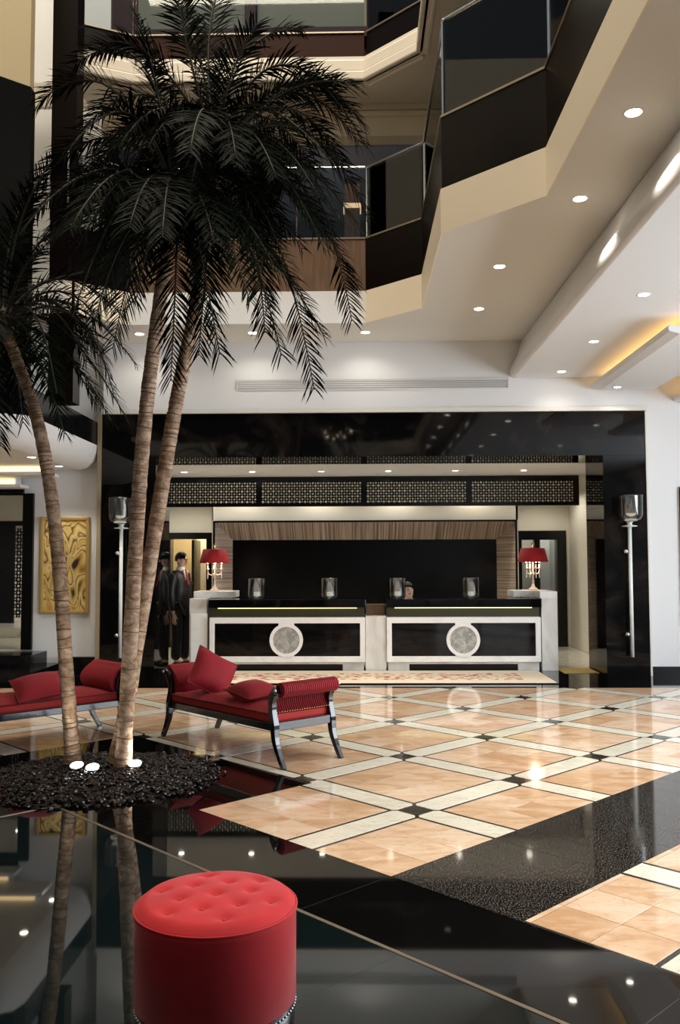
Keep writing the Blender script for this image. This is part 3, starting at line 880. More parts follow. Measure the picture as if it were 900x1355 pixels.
# right lowered ceiling with rounded beam and coves
ZR = 4.20
bp_ = [(2.46, ZA + 0.02), (2.37, ZA), (2.355, ZA - 0.01), (2.29, 4.53), (2.225, 4.40), (2.195, 4.35), (2.18, 4.30), (2.182, 4.255), (2.20, 4.22), (2.235, ZR), (2.25, ZR), (8.0, ZR), (8.0, ZA + 0.02)]
cr = struct('ceiling_right', MB().extrude(bp_, 'y', -7.0, 12.44), 'white_paint', 'lowered white ceiling with rounded beam edge on the right', 'ceiling')
smooth_angle(cr, 33)
t = thing('ceiling_cove', 'long stepped ceiling panel with orange cove glow nearer the beam', 'ceiling cove', (3.42, 10.8, 4.02))
MB().extrude([(-0.12, 0.0), (0.0, -0.03), (0.75, -0.03), (0.75, 0.19), (0.16, 0.19), (0.12, 0.06), (-0.06, 0.06), (-0.10, 0.075), (-0.13, 0.05)], 'y', -1.55, 1.53).build('panel', 'white_paint', t, bevel=0.01)
MB().box(0.05, 0.09, -1.5, 1.5, 0.065, 0.09).build('light_strip', 'cove_strip', t)
t = thing('ceiling_cove', 'second stepped ceiling panel with orange cove glow at the right edge', 'ceiling cove', (4.6, 11.4, 3.85))
MB().extrude([(-0.12, 0.0), (0.0, -0.03), (2.4, -0.03), (2.4, 0.34), (0.16, 0.34), (0.12, 0.06), (-0.06, 0.06), (-0.10, 0.075), (-0.13, 0.05)], 'y', -2.2, 1.03).build('panel', 'white_paint', t, bevel=0.01)
MB().box(0.05, 0.09, -2.1, 1.0, 0.065, 0.09).build('light_strip', 'cove_strip', t)

# outer shell
struct('wall_side_right', MB().box(8.0, 8.2, -7.2, 12.8, 0, 12.5), 'white_paint', 'white outer wall far right', 'wall')
struct('wall_side_left', MB().box(-9.7, -9.5, -7.2, 18.5, 0, 12.5), 'beige_wall', 'beige outer wall far left', 'wall')
struct('wall_entrance', MB().box(-9.5, -1.2, -7.2, -7.0, 0, 12.5).box(6.4, 8, -7.2, -7.0, 0, 12.5).box(-1.2, 6.4, -7.2, -7, 3.8, 12.5), 'mahogany', 'entrance wall behind the viewer', 'wall')
we = struct_empty('window_1', 'tall glazed entrance front behind the viewer', 'window', (2.6, -7.1, 0))
for k in range(5):
    MB().box(-3.8 + k * 1.9 - 0.05, -3.8 + k * 1.9 + 0.05, 0.05, 0.38, 0, 3.8).build('mullion', 'lacquer_black', we)
MB().box(-3.8, 3.8, 0.05, 0.38, 2.5, 2.6).build('transom', 'lacquer_black', we)

# ================================================================== DOWNLIGHTS
DL_ring = MB().lathe([(0.048, 0.0), (0.062, -0.004), (0.066, 0.0)], 20, cap=False).mesh('ring', 'white_paint', True)
DL_lens = MB().lathe([(0.0005, -0.002), (0.047, -0.001)], 20, cap=False).mesh('lens', 'lamp_lens')


def downlight(loc, label, group, power=30, scale=1.0, ang=100, color=(1.0, 0.91, 0.78)):
    t = thing('downlight', label, 'downlight', loc, 0, group)
    for me in (DL_ring, DL_lens):
        o = bpy.data.objects.new(me.name, me); COL.objects.link(o); o.parent = t; o.scale = (scale,) * 3
    if power:
        spot('downlight_lamp', (loc[0], loc[1], loc[2] - 0.02), power, ang, color)


G1 = 'round downlights in the mezzanine soffit'
for (x, y, lab) in ((1.955, 6.06, 'round soffit downlight nearest the upper right corner'), (1.95, 7.53, 'round soffit downlight second from the upper right corner'),
                    (1.535, 9.28, 'round soffit downlight third along the soffit beside the beam'), (1.535, 10.86, 'round soffit downlight fourth along the soffit, nearest the beam end'),
                    (0.13, 11.94, 'round downlight over the middle of the air vent'), (-1.42, 11.92, 'round downlight left of the air vent centre, beside hanging fronds'), (-2.98, 11.93, 'round downlight seen left of the tall palm trunks')):
    downlight((x, y, ZA), lab, G1, 9 if y > 11.5 else 55, 1.2, 150 if y > 11.5 else 88)
for (x, y, lab) in ((1.955, 4.4, 'first round soffit downlight past the top right corner'), (1.955, 2.7, 'second round soffit downlight past the top right corner'), (1.955, 1.0, 'third round soffit downlight past the top right corner')):
    downlight((x, y, ZA), lab, G1, 30)
G2 = 'round downlights in the lowered right ceiling'
for (x, y, lab) in ((2.82, 8.56, 'round downlight of the right ceiling nearest the viewer'), (2.825, 10.40, 'middle round downlight of the right ceiling row'), (2.826, 12.06, 'small round downlight of the right ceiling nearest the wall')):
    downlight((x, y, ZR), lab, G2, 5 if y > 12 else 36, 1.1, 130 if y > 12 else 100)
for k, (x, y) in enumerate(((2.82, 6.8), (2.82, 5.0), (2.82, 3.2), (2.82, 1.4), (4.6, 8.0), (4.6, 5.0), (4.6, 2.0))):
    lab = ('first', 'second', 'third', 'fourth')[k % 4] + (' right ceiling downlight beyond the edge, in the beam row' if k < 4 else ' right ceiling downlight beyond the edge, in the outer row')
    downlight((x, y, ZR), lab, G2, 20)
downlight((3.60, 12.12, 3.988), 'round downlight on the stepped cove panel above the portal corner', G2, 4, 0.95, 130)
G3 = 'round downlights in the left canopy'
for (x, y, lab) in ((-4.10, 11.0, 'round canopy downlight on the left of the thin palm trunk'), (-4.11, 12.05, 'round canopy downlight on the right of the thin palm trunk')):
    downlight((x, y, 2.93), lab, G3, 26)
downlight((-5.75, 15.1, 2.93), 'small downlight inside the left lobby above the black doors', G3, 70)
downlight((-6.5, 17.2, 2.93), 'small far downlight inside the left lobby at the picture edge', G3, 70)
for (x, y, lab) in ((-5.6, 11.0, 'first round canopy downlight beyond the left edge'), (-7.2, 11.0, 'second round canopy downlight beyond the left edge')):
    downlight((x, y, 2.93), lab, G3, 22)
G4 = 'small downlights in the recess ceiling'
for k, x in enumerate((-2.85, -1.72, -0.58, 0.52, 1.62, 2.74)):
    nm = ('leftmost', 'second from left', 'third from left', 'fourth from left', 'second from right', 'rightmost')[k]
    downlight((x, 14.45, 3.085), 'small recess downlight above the desk, ' + nm, G4, 30, 0.95, 120)
for x in (-3.1, -2.0, -0.7, 0.7, 2.1, 3.4):
    spot('valance_back_fill', (x, 15.75, 3.05), 30, 140, (1, 0.92, 0.78))  # added fill without fixtures, brightens the wall behind the fretwork

# ================================================================== RECEPTION DESK
YDk = 13.0


def desk(label, x0, x1, med):
    cx = (x0 + x1) / 2
    t = thing('reception_desk', label, 'desk', (cx, YDk, 0), 0, 'reception desks')
    h = (x1 - x0) / 2
    MB().box(-h + 0.02, h - 0.02, 0.04, 0.75, 0.10, 0.86).build('body', 'grey_marble', t)
    MB().box(-h + 0.33, h - 0.33, 0.06, 0.70, 0.0, 0.10).build('plinth', 'lacquer_black', t)
    for a, c in ((-h + 0.02, -h + 0.33), (h - 0.33, h - 0.02)):
        MB().box(a, c, 0.03, 0.70, 0.0, 0.10).build('foot_block', 'grey_marble', t)
    # raised black counter
    MB().box(-h - 0.01, h + 0.01, -0.06, 0.42, 0.93, 1.05).build('counter_top', 'black_marble', t, bevel=0.006)
    MB().box(-h + 0.01, h - 0.01, 0.03, 0.40, 0.79, 0.93).build('light_recess', 'led_glow_panel', t)
    MB().box(-h + 0.12, h - 0.12, 0.006, 0.014, 0.916, 0.926).build('light_strip', 'led_strip', t)
    # marble frame: outer rails, bridge and ring around medallion
    z0, z1 = 0.135, 0.785; b = 0.085
    fr = MB().box(-h, h, -0.02, 0.04, z1 - b, z1).box(-h, h, -0.02, 0.04, z0, z0 + b).box(-h, -h + 0.075, -0.02, 0.04, z0 + b, z1 - b).box(h - 0.075, h, -0.02, 0.04, z0 + b, z1 - b)
    mx = med - cx; zc = 0.455
    fr.box(mx - 0.115, mx + 0.115, -0.018, 0.04, z0 + b, z1 - b)
    fr.build('frame', 'white_marble', t, bevel=0.004)
    ro = MB()
    seg = 32; vs = []
    for k in range(seg):
        a = 2 * PI * k / seg
        for r, y in ((0.245, 0.0), (0.245, -0.035), (0.195, -0.035), (0.195, 0.0)): vs.append((mx + r * math.cos(a), y, zc + r * math.sin(a)))
    ro.add(vs, [(k * 4 + i, ((k + 1) % seg) * 4 + i, ((k + 1) % seg) * 4 + (i + 1) % 4, k * 4 + (i + 1) % 4) for k in range(seg) for i in range(4)])
    ring = ro.build('medallion_ring', 'white_marble', t)
    vs = [(mx, -0.034, zc)]
    fs = []
    rr = [0.05, 0.09, 0.13, 0.17, 0.196]
    for ri, r in enumerate(rr):
        for k in range(seg):
            a = 2 * PI * k / seg
            dep = -0.028 - 0.006 * math.sin(5 * a + ri * 1.3) * math.sin(ri * 1.7 + 2 * a)
            vs.append((mx + r * math.cos(a), dep, zc + r * math.sin(a)))
    for k in range(seg): fs.append((0, 1 + k, 1 + (k + 1) % seg))
    for ri in range(len(rr) - 1):
        for k in range(seg):
            fs.append((1 + ri * seg + k, 1 + ri * seg + (k + 1) % seg, 1 + (ri + 1) * seg + (k + 1) % seg, 1 + (ri + 1) * seg + k))
    MB().add(vs, fs).build('medallion', 'relief_stone', ring, True)
    for (a, c) in ((-h + 0.075, mx - 0.115), (mx + 0.115, h - 0.075)):
        MB().box(a, c, 0.0, 0.035, z0 + b, z1 - b).build('black_panel', 'black_marble', t)
    return t


desk('left black and white marble reception desk with round medallion', -2.17, 0.115, -1.04)
desk('right black and white marble reception desk with round medallion', 0.43, 2.675, 1.545)
t = thing('marble_block', 'pale marble block joining the two reception desks', 'block', (0.272, YDk, 0))
MB().box(-0.15, 0.15, 0.02, 0.6, 0, 0.80).build('body', 'grey_marble', t)
MB().box(-0.14, 0.14, 0.25, 0.5, 0.8, 0.96).build('back_panel', 'brown_panel', t)


def pedestal(label, x0, x1, side):
    cx = (x0 + x1) / 2; h = (x1 - x0) / 2
    t = thing('marble_pedestal', label, 'pedestal', (cx, YDk, 0), 0, 'marble pedestals')
    MB().box(-h, h, 0.43, 0.95, 1.06, 1.155).build('top_slab', 'white_marble', t, bevel=0.006)
    if side < 0:
        MB().box(-h, -h + 0.26, 0.1, 0.9, 0, 1.06).build('body', 'grey_marble', t, bevel=0.004)
        MB().box(-h + 0.03, -h + 0.275, 0.06, 0.1, 0.08, 0.84).build('front_slab', 'white_marble', t)
    else:
        MB().box(h - 0.235, h, 0.02, 0.9, 0, 1.06).build('body', 'grey_marble', t, bevel=0.004)
        MB().box(h - 0.25, h, 0.02, 0.42, 1.06, 1.155).build('front_slab', 'white_marble', t)
    return t


pl = pedestal('pale marble pedestal at the left desk end under a red lamp', -2.49, -1.86, -1)
pr = pedestal('pale marble pedestal at the right desk end under a red lamp', 2.36, 2.93, 1)

# candle vases on the counters
def vase(label, x):
    t = thing('candle_vase', label, 'vase', (x, 13.18, 1.05), 0, 'glass candle vases on the desks')
    MB().lathe([(0.0, 0.004), (0.10, 0.004), (0.118, 0.02), (0.122, 0.05), (0.122, 0.30), (0.126, 0.305), (0.118, 0.305), (0.114, 0.30), (0.114, 0.05), (0.10, 0.016), (0.0, 0.014)], 24, cap=False).build('glass_body', 'cup_glass', t, True)
    MB().lathe([(0.0, 0.016), (0.06, 0.016), (0.06, 0.10), (0.055, 0.105), (0.0, 0.10)], 18, cap=False).build('candle', 'candle_wax', t, True)
    MB().tube([(0, 0, 0.10), (0.002, 0, 0.118)], 0.003, 6).build('wick', 'lacquer_black', t)


for x, lab in ((-1.50, 'glass candle vase at the far left on the left desk'), (-0.41, 'glass candle vase on the right half of the left desk'), (0.60, 'glass candle vase beside the seated receptionist on the right desk'), (1.69, 'glass candle vase furthest right on the right desk')):
    vase(lab, x)

# red shaded lamps
def lamp(label, x, y, z):
    t = thing('table_lamp', label, 'lamp', (x, y, z), 0, 'red shaded candelabra lamps')
    MB().lathe([(0.001, 0), (0.075, 0), (0.078, 0.012), (0.06, 0.03), (0.03, 0.055), (0.016, 0.10), (0.001, 0.11)], 20, cap=False).build('base', 'white_enamel', t, True)
    MB().lathe([(0.012, 0.09), (0.018, 0.13), (0.010, 0.18), (0.016, 0.24), (0.026, 0.26), (0.014, 0.29), (0.010, 0.38), (0.008, 0.70), (0.001, 0.70)], 14).build('stem', 'white_enamel', t, True)
    for k in range(4):
        a = 2 * PI * k / 4 + 0.25
        c, s = math.cos(a), math.sin(a)
        arm = MB().tube([(0.01 * c, 0.01 * s, 0.265), (0.05 * c, 0.05 * s, 0.245), (0.09 * c, 0.09 * s, 0.262), (0.105 * c, 0.105 * s, 0.30), (0.107 * c, 0.107 * s, 0.33)], [0.009, 0.008, 0.008, 0.008, 0.009], 8).build('arm', 'white_enamel', t, True)
        MB().lathe([(0.001, 0.325), (0.03, 0.335), (0.032, 0.342), (0.012, 0.345), (0.011, 0.40), (0.001, 0.40)], 12, (0.107 * c, 0.107 * s, 0)).build('candle_cup', 'white_enamel', arm, True)
        MB().lathe([(0.001, 0.18), (0.008, 0.20), (0.010, 0.25), (0.004, 0.30), (0.001, 0.32)], 8, (0.107 * c, 0.107 * s, 0)).build('crystal_drop', 'white_enamel', arm, True)
        MB().sphere((0.107 * c, 0.107 * s, 0.445), 0.016, 8, 6, (1, 1, 1.5)).build('bulb', 'lamp_bulb', arm, True)
    MB().lathe([(0.235, 0.43), (0.178, 0.645), (0.175, 0.645), (0.231, 0.43), (0.235, 0.43)], 32, cap=False).build('shade', 'shade_red', t, True)
    MB().sphere((0, 0, 0.705), 0.022, 10, 8, (1, 1, 1.3)).build('finial', 'brass', t, True)
    l = bpy.data.lights.new('lamp_glow', 'POINT'); l.energy = 6; l.color = (1, 0.8, 0.52); l.shadow_soft_size = 0.06
    o = bpy.data.objects.new('lamp_glow', l); COL.objects.link(o); o.location = (x, y, z + 0.47)


lamp('red shaded lamp with white candle arms beside the suited man', -2.20, 13.62, 1.155)
lamp('red shaded lamp with white candle arms on the right pedestal', 2.70, 13.62, 1.155)

# wall sconces
def sconce(label, x):
    t = thing('candle_sconce', label, 'sconce', (x, YW - 0.001, 0.27), 0, 'tall candle sconces on the portal')
    MB().tube([(0, -0.10, 0.0), (0, -0.10, 1.80)], 0.026, 12).build('rod', 'sconce_rod', t, True)
    for z in (0.31, 1.46):
        MB().tube([(0, -0.10, z), (0, 0.0, z)], 0.012, 8).build('bracket', 'steel', t, True)
        MB().sphere((-0.055, -0.085, z), 0.034, 12, 8).build('glass_knob', 'silver', t, True)
    MB().lathe([(0.001, 1.78), (0.03, 1.80), (0.10, 1.805), (0.105, 1.815), (0.04, 1.825), (0.03, 1.85), (0.05, 1.87), (0.001, 1.875)], 24, (0, -0.10, 0), cap=False).build('drip_dish', 'sconce_rod', t, True)
    MB().lathe([(0.001, 1.87), (0.06, 1.872), (0.13, 1.90), (0.158, 1.96), (0.162, 2.22), (0.166, 2.235), (0.158, 2.235), (0.154, 2.22), (0.150, 1.965), (0.125, 1.91), (0.06, 1.885), (0.001, 1.88)], 32, (0, -0.10 - 0.07, 0), cap=False).build('glass_shade', 'cup_glass', t, True)
    MB().lathe([(0.001, 1.885), (0.085, 1.887), (0.085, 1.98), (0.08, 1.985), (0.001, 1.98)], 24, (0, -0.17, 0), cap=False).build('candle', 'candle_wax', t, True)


sconce('tall wall sconce with glass cup and candle on the left black pillar', -3.315)
sconce('tall wall sconce with glass cup and candle on the right black pillar', 3.80)

# rug
rug = tag(MB().box(-2.36, 2.36, -0.66, 0.66, 0.0, 0.012).build('runner_rug', 'rug_weave', None, loc=(0.25, 12.32, 0.0008)), 'long cream rug with faded red pattern in front of the desk', 'rug')
rb = MB()
for (a, b, c, d) in ((-2.38, 2.38, -0.685, -0.66), (-2.38, 2.38, 0.66, 0.685), (-2.38, -2.36, -0.66, 0.66), (2.36, 2.38, -0.66, 0.66)): rb.box(a, b, c, d, 0, 0.011)
rb.build('border', 'lacquer_black', rug)
tag(MB().box(-0.25, 0.25, -0.30, 0.30, 0, 0.008).build('door_mat', 'sand_mat', None, loc=(3.20, 13.05, 0.0008), bevel=0.003), 'small sand coloured mat at the right end of the desk', 'mat')

# framed panel on right wall
t = thing('wall_panel', 'brown framed panel on the white wall at the right edge', 'panel', (4.98, YW - 0.001, 0.75))
MB().box(-0.42, 0.42, -0.03, 0, 0, 1.85).build('panel', 'beige_wall', t)
MB().box(-0.45, -0.42, -0.05, 0, -0.03, 1.88).build('frame', 'mahogany', t)
MB().box(0.42, 0.45, -0.05, 0, -0.03, 1.88).build('frame', 'mahogany', t)
MB().box(-0.42, 0.42, -0.05, 0, 1.85, 1.88).build('frame', 'mahogany', t)
MB().box(-0.42, 0.42, -0.05, 0, -0.03, 0.0).build('frame', 'mahogany', t)

# painting
pt = thing('painting', 'tall golden abstract painting in a gilt frame on the left wall', 'painting', (-4.20, YL - 0.001, 0.87))
w, h = 0.355, 1.39
MB().box(-w + 0.05, w - 0.05, -0.03, 0, 0.05, h - 0.05).build('canvas', 'painting_print', pt)
for (a, b, c, d) in ((-w, -w + .05, 0, h), (w - .05, w, 0, h), (-w + .05, w - .05, 0, .05), (-w + .05, w - .05, h - .05, h)):
    MB().box(a, b, -0.055, 0, c, d).build('frame', 'gold_frame', pt, bevel=0.012)

# black steps to the left lobby
steps = struct_empty('floor_steps', 'black marble steps up to the left lobby', 'steps', (-5, 12, 0))
for (x1, y0, z0, z1, s_) in ((-3.72, 12.05, 0.0, 0.26, 'a'), (-4.25, 11.55, 0.0, 0.17, 'b'), (-4.45, 12.0, 0.17, 0.34, 'c')):
    if s_ == 'a': MB().box(-4.25 + 5, x1 + 5, y0 + 0.5 - 12, YL - 12 - .001, z0, z1).build('step', 'dark_stone', steps)
    else: MB().box(-9.4 + 5, x1 + 5, y0 - 12, YL - 12 - .001, z0, z1).build('step', 'dark_stone', steps)
struct('floor_lobby', MB().box(-9.4, -4.67, YL, 18.2, 0.0, 0.36), 'cream_marble', 'pale raised marble floor of the left lobby', 'floor')
struct('floor_lobby_step', MB().box(-9.4, -5.15, 14.6, 18.2, 0.361, 0.52), 'cream_marble', 'second pale marble step inside the left lobby', 'floor')

struct('wall_lobby_bulkhead', MB().box(-9.4, -4.67, 15.75, 15.95, 2.36, 2.93).box(-5.93, -4.67, 15.75, 15.95, 0.52, 2.36), 'beige_wall', 'beige bulkhead over the black lobby doors', 'wall')
# lobby double door with fretwork
ld = struct_empty('door_4', 'black double door with pierced side panel inside the left lobby', 'door', (-6.73, 15.8, 0.52))
MB().box(-0.9, 0.55, 0, 0.06, 0, 1.75).build('door_leaf', 'lacquer_black', ld)
MB().box(0.72, 0.80, -0.02, 0.06, 0, 1.83).build('jamb', 'lacquer_black', ld)
MB().box(-0.9, 0.72, -0.02, 0.06, 1.75, 1.83).build('lintel', 'lacquer_black', ld)
fret_mesh(0.17, 1.6, 0.06).build('fretwork', 'lacquer_black', ld, loc=(0.635, 0.0, 0.1))
MB().sphere((0.25, -0.05, 0.93), 0.045, 12, 8).build('knob', 'brass', ld, True)

def smooth_path(pts, radii, sub):
    P = [Vector(p) for p in pts]; out = []; rr = []
    for i in range(len(P) - 1):
        a, b, c, d = P[max(i - 1, 0)], P[i], P[i + 1], P[min(i + 2, len(P) - 1)]
        for k in range(sub):
            q = k / sub
            out.append(0.5 * ((2 * b) + (c - a) * q + (2 * a - 5 * b + 4 * c - d) * q * q + (3 * b - a - 3 * c + d) * q ** 3))
            rr.append(radii[i] + (radii[i + 1] - radii[i]) * q)
    out.append(P[-1]); rr.append(radii[-1])
    return out, rr


# ================================================================== BENCHES
def bench(label, ctr, rz):
    """long axis along local x, 1.6 m; width 0.62 along y"""
    t = thing('chaise_bench', label, 'bench', (ctr[0], ctr[1], 0), rz, 'red chaise benches')
    L, W = 0.80, 0.31
    # scrolled end profile in (x,z), swept along y
    def scroll(o, i):
        # o: outward offset list; S shaped arm from seat up to roll
        pts = []
        for k in range(13):
            tt = k / 12
            x = L - 0.02 + 0.015 * math.sin(tt * PI) - 0.10 * math.sin(tt * PI * .5) * (1 - tt) + 0.10 * tt * tt
            pts.append((x, 0.36 + 0.25 * tt))
        return pts
    for sx in (-1, 1):
        c = []
        inner = []; outer = []
        for k in range(11):
            tt = k / 10
            x = L - 0.05 - 0.06 * math.sin(tt * PI * 0.9) + 0.075 * tt ** 2
            z = 0.412 + 0.213 * tt
            inner.append((x - 0.035, z)); outer.append((x + 0.02, z))
        rc = (L + 0.035, 0.60); r = 0.058
        roll_ = [(rc[0] + r * math.cos(a), rc[1] + r * math.sin(a)) for a in [PI * 0.82 - k * PI * 1.55 / 14 for k in range(15)]]
        prof = inner + roll_ + list(reversed(outer[:-2]))
        prof = [(sx * x, z) for x, z in prof]
        arm = MB().extrude(prof, 'y', -W + 0.028, W - 0.028).build('scroll_arm', 'crimson', t)
        smooth_angle(arm, 50)
        # fine welting ribs on the outer face of the scroll
        ribs = MB()
        nr = 26
        for k in range(nr):
            y = -W + 0.045 + (2 * W - 0.09) * k / (nr - 1)
            ribs.tube([(sx * (x + 0.003), y, z) for x, z in outer[:-2]] + [(sx * (rc[0] + (r + .001) * math.cos(a)), y, rc[1] + (r + .001) * math.sin(a)) for a in (-.9, -.3, .3, .9, 1.5)], 0.0055, 5)
        ribs.build('ribs', 'crimson_dark', arm, True)['kind'] = 'stuff'
        nails = MB()
        for k in range(22):
            y = -W + 0.04 + (2 * W - 0.08) * k / 21
            nails.sphere((sx * (outer[0][0] + 0.006), y, 0.418), 0.006, 6, 4)
        nails.build('nail_heads', 'brass', arm, True)['kind'] = 'stuff'
        for sy in (-1, 1):
            y = sy * (W - 0.014)
            # sabre leg continuing into the arm post as one curved piece
            pts = [(sx * (L + 0.10), y, 0.0), (sx * (L + 0.045), y, 0.09), (sx * (L - 0.005), y, 0.20), (sx * (L - 0.02), y, 0.32), (sx * (L - 0.045), y, 0.42), (sx * (L - 0.045), y, 0.50), (sx * (L - 0.01), y, 0.575), (sx * (L + 0.035), y, 0.60)]
            fp, fr_ = smooth_path(pts, [0.026, 0.028, 0.034, 0.040, 0.036, 0.034, 0.040, 0.050], 4)
            lg = MB().tube(fp, fr_, 4, phase=PI / 4).build('leg', 'bench_wood', t, bevel=0.004)
            MB().sphere((sx * (L + 0.035), sy * (W + 0.022), 0.60), 0.013, 8, 6).build('rosette', 'silver', lg, True)
    # rails
    for sy in (-1, 1):
        MB().box(-L + 0.03, L - 0.03, sy * (W - 0.02) - 0.02, sy * (W - 0.02) + 0.02, 0.275, 0.335).build('side_rail', 'bench_wood', t, bevel=0.006)
    for sx in (-1, 1):
        MB().box(sx * (L - 0.02) - 0.02, sx * (L - 0.02) + 0.02, -W + 0.03, W - 0.03, 0.275, 0.345).build('end_rail', 'bench_wood', t, bevel=0.006)
    o = MB().box(-L + 0.045, L - 0.045, -W + 0.005, W - 0.005, 0.335, 0.405).build('seat_base', 'crimson_bright', t, bevel=0.02)
    # cushion top, slightly domed
    mb = MB(); nx_, ny_ = 14, 8; vs = []
    for i in range(nx_ + 1):
        for j in range(ny_ + 1):
            a, b = i / nx_ * 2 - 1, j / ny_ * 2 - 1
            vs.append(((L - 0.06) * a, (W - 0.005) * b, 0.405 + 0.045 * (1 - a ** 6) * (1 - b ** 4)))
    mb.add(vs, [(i * (ny_ + 1) + j, (i + 1) * (ny_ + 1) + j, (i + 1) * (ny_ + 1) + j + 1, i * (ny_ + 1) + j + 1) for i in range(nx_) for j in range(ny_)])
    mb.build('seat_cushion', 'crimson', t, True)
    pp = MB().tube([(-L + .06, -W + .003, .405), (L - .06, -W + .003, .405)], .007, 6).tube([(-L + .06, W - .003, .405), (L - .06, W - .003, .405)], .007, 6)
    pp.build('piping', 'crimson_dark', t, True)
    return t


def pillow(label, loc, rot, size=0.42, thick=0.16, mname='crimson', group='red throw pillows'):
    n = 14; vs = []; fs = []
    for side in (1, -1):
        for i in range(n + 1):
            for j in range(n + 1):
                a, b = i / n * 2 - 1, j / n * 2 - 1
                edge = (1 - abs(a) ** 2.4) * (1 - abs(b) ** 2.4)
                pin = 1 - 0.07 * (1 - abs(a)) * abs(b) ** 2 - 0.07 * (1 - abs(b)) * abs(a) ** 2
                vs.append((a * size / 2 * pin, b * size / 2 * pin, side * thick / 2 * max(edge, 0) ** 0.55))
    m_ = (n + 1) ** 2
    for s in range(2):
        for i in range(n):
            for j in range(n):
                k = s * m_ + i * (n + 1) + j
                fs.append((k, k + n + 1, k + n + 2, k + 1))
    t = thing('throw_pillow', label, 'pillow', loc, 0, group); t.rotation_euler = rot
    MB().add(vs, fs).build('cover', mname, t, True)
    pts = []
    for (a0, b0, a1, b1) in ((-1, -1, 1, -1), (1, -1, 1, 1), (1, 1, -1, 1), (-1, 1, -1, -1)):
        for k in range(8):
            a = a0 + (a1 - a0) * k / 8; b = b0 + (b1 - b0) * k / 8
            pin = 1 - 0.07 * (1 - abs(a)) * abs(b) ** 2 - 0.07 * (1 - abs(b)) * abs(a) ** 2
            pts.append((a * size / 2 * pin, b * size / 2 * pin, 0))
    pts.append(pts[0])
    MB().tube(pts, 0.008, 6, cap=False).build('piping', 'crimson_dark', t, True)
    return t


bench('red chaise bench with ribbed scroll end in the middle, holding two pillows', (-0.966, 7.745), math.radians(133))
bench('red chaise bench at the left edge behind the thin palm trunk', (AX + S * (-0.80 - 3.41) * q2, AY + S * (-0.80 + 3.41) * q2), math.radians(45))
pillow('large red square pillow propped on its corner at the bench end', (-1.30, 7.97, 0.60), (math.radians(58), math.radians(30), math.radians(25)), 0.40, 0.19)
pillow('flat red pillow lying near the ribbed scroll end of the bench', (-0.88, 7.55, 0.505), (math.radians(7), math.radians(-3), math.radians(43)), 0.37, 0.17)
pillow('red pillow lying on the left bench behind the thin trunk', (-2.78, 7.72, 0.52), (math.radians(20), math.radians(-8), math.radians(30)), 0.42, 0.16)

# ================================================================== STOOL
st_ = thing('tufted_stool', 'round red velvet tufted stool in the foreground', 'stool', (-0.478, 3.02, 0.003))
R = 0.266
buttons = [(0, 0)] + [(0.12 * math.cos(k * PI / 3 + .3), 0.12 * math.sin(k * PI / 3 + .3)) for k in range(6)] + [(0.195 * math.cos(k * PI / 3 + .82), 0.195 * math.sin(k * PI / 3 + .82)) for k in range(6)]
mb = MB(); NR, NS = 26, 72; vs = []
for i in range(NR + 1):
    r = R * (i / NR)
    for k in range(NS):
        a = 2 * PI * k / NS; x, y = r * math.cos(a), r * math.sin(a)
        tr_ = i / NR
        z = 0.478 + 0.014 * (1 - tr_ ** 2) - 0.022 * max(0, (tr_ - 0.86) / 0.14) ** 2.2
        for bx, by in buttons:
            d2 = (x - bx) ** 2 + (y - by) ** 2
            z -= 0.011 * math.exp(-d2 / (2 * 0.013 ** 2)) + 0.004 * math.exp(-d2 / (2 * 0.030 ** 2))
        vs.append((x, y, z))
fs = [(i * NS + k, i * NS + (k + 1) % NS, (i + 1) * NS + (k + 1) % NS, (i + 1) * NS + k) for i in range(NR) for k in range(NS)]
mb.add(vs, fs).build('cushion_top', 'velvet', st_, True)
MB().lathe([(R + 0.001, 0.456), (R + 0.006, 0.44), (R + 0.003, 0.43), (R + 0.002, 0.157), (R - 0.01, 0.15)], 64, cap=False).build('upholstered_side', 'velvet', st_, True)
MB().tube([((R + 0.004) * math.cos(2 * PI * k / 64), (R + 0.004) * math.sin(2 * PI * k / 64), 0.452) for k in range(65)], 0.004, 6, cap=False).build('piping', 'velvet', st_, True)
for bx, by in buttons:
    MB().sphere((bx, by, 0.478 + 0.014 * (1 - (math.hypot(bx, by) / R) ** 2) - 0.013), 0.009, 10, 6, (1, 1, 0.5)).build('button', 'velvet', st_, True)
bs = MB().lathe([(R - 0.02, 0.0), (R - 0.005, 0.004), (R - 0.002, 0.157), (R - 0.03, 0.158)], 64).build('base_band', 'lacquer_black', st_, True)
nails = MB()
for k in range(90):
    a = 2 * PI * k / 90; nails.sphere(((R - 0.001) * math.cos(a), (R - 0.001) * math.sin(a), 0.140), 0.005, 6, 4)
nails.build('nail_heads', 'steel', bs, True)['kind'] = 'stuff'

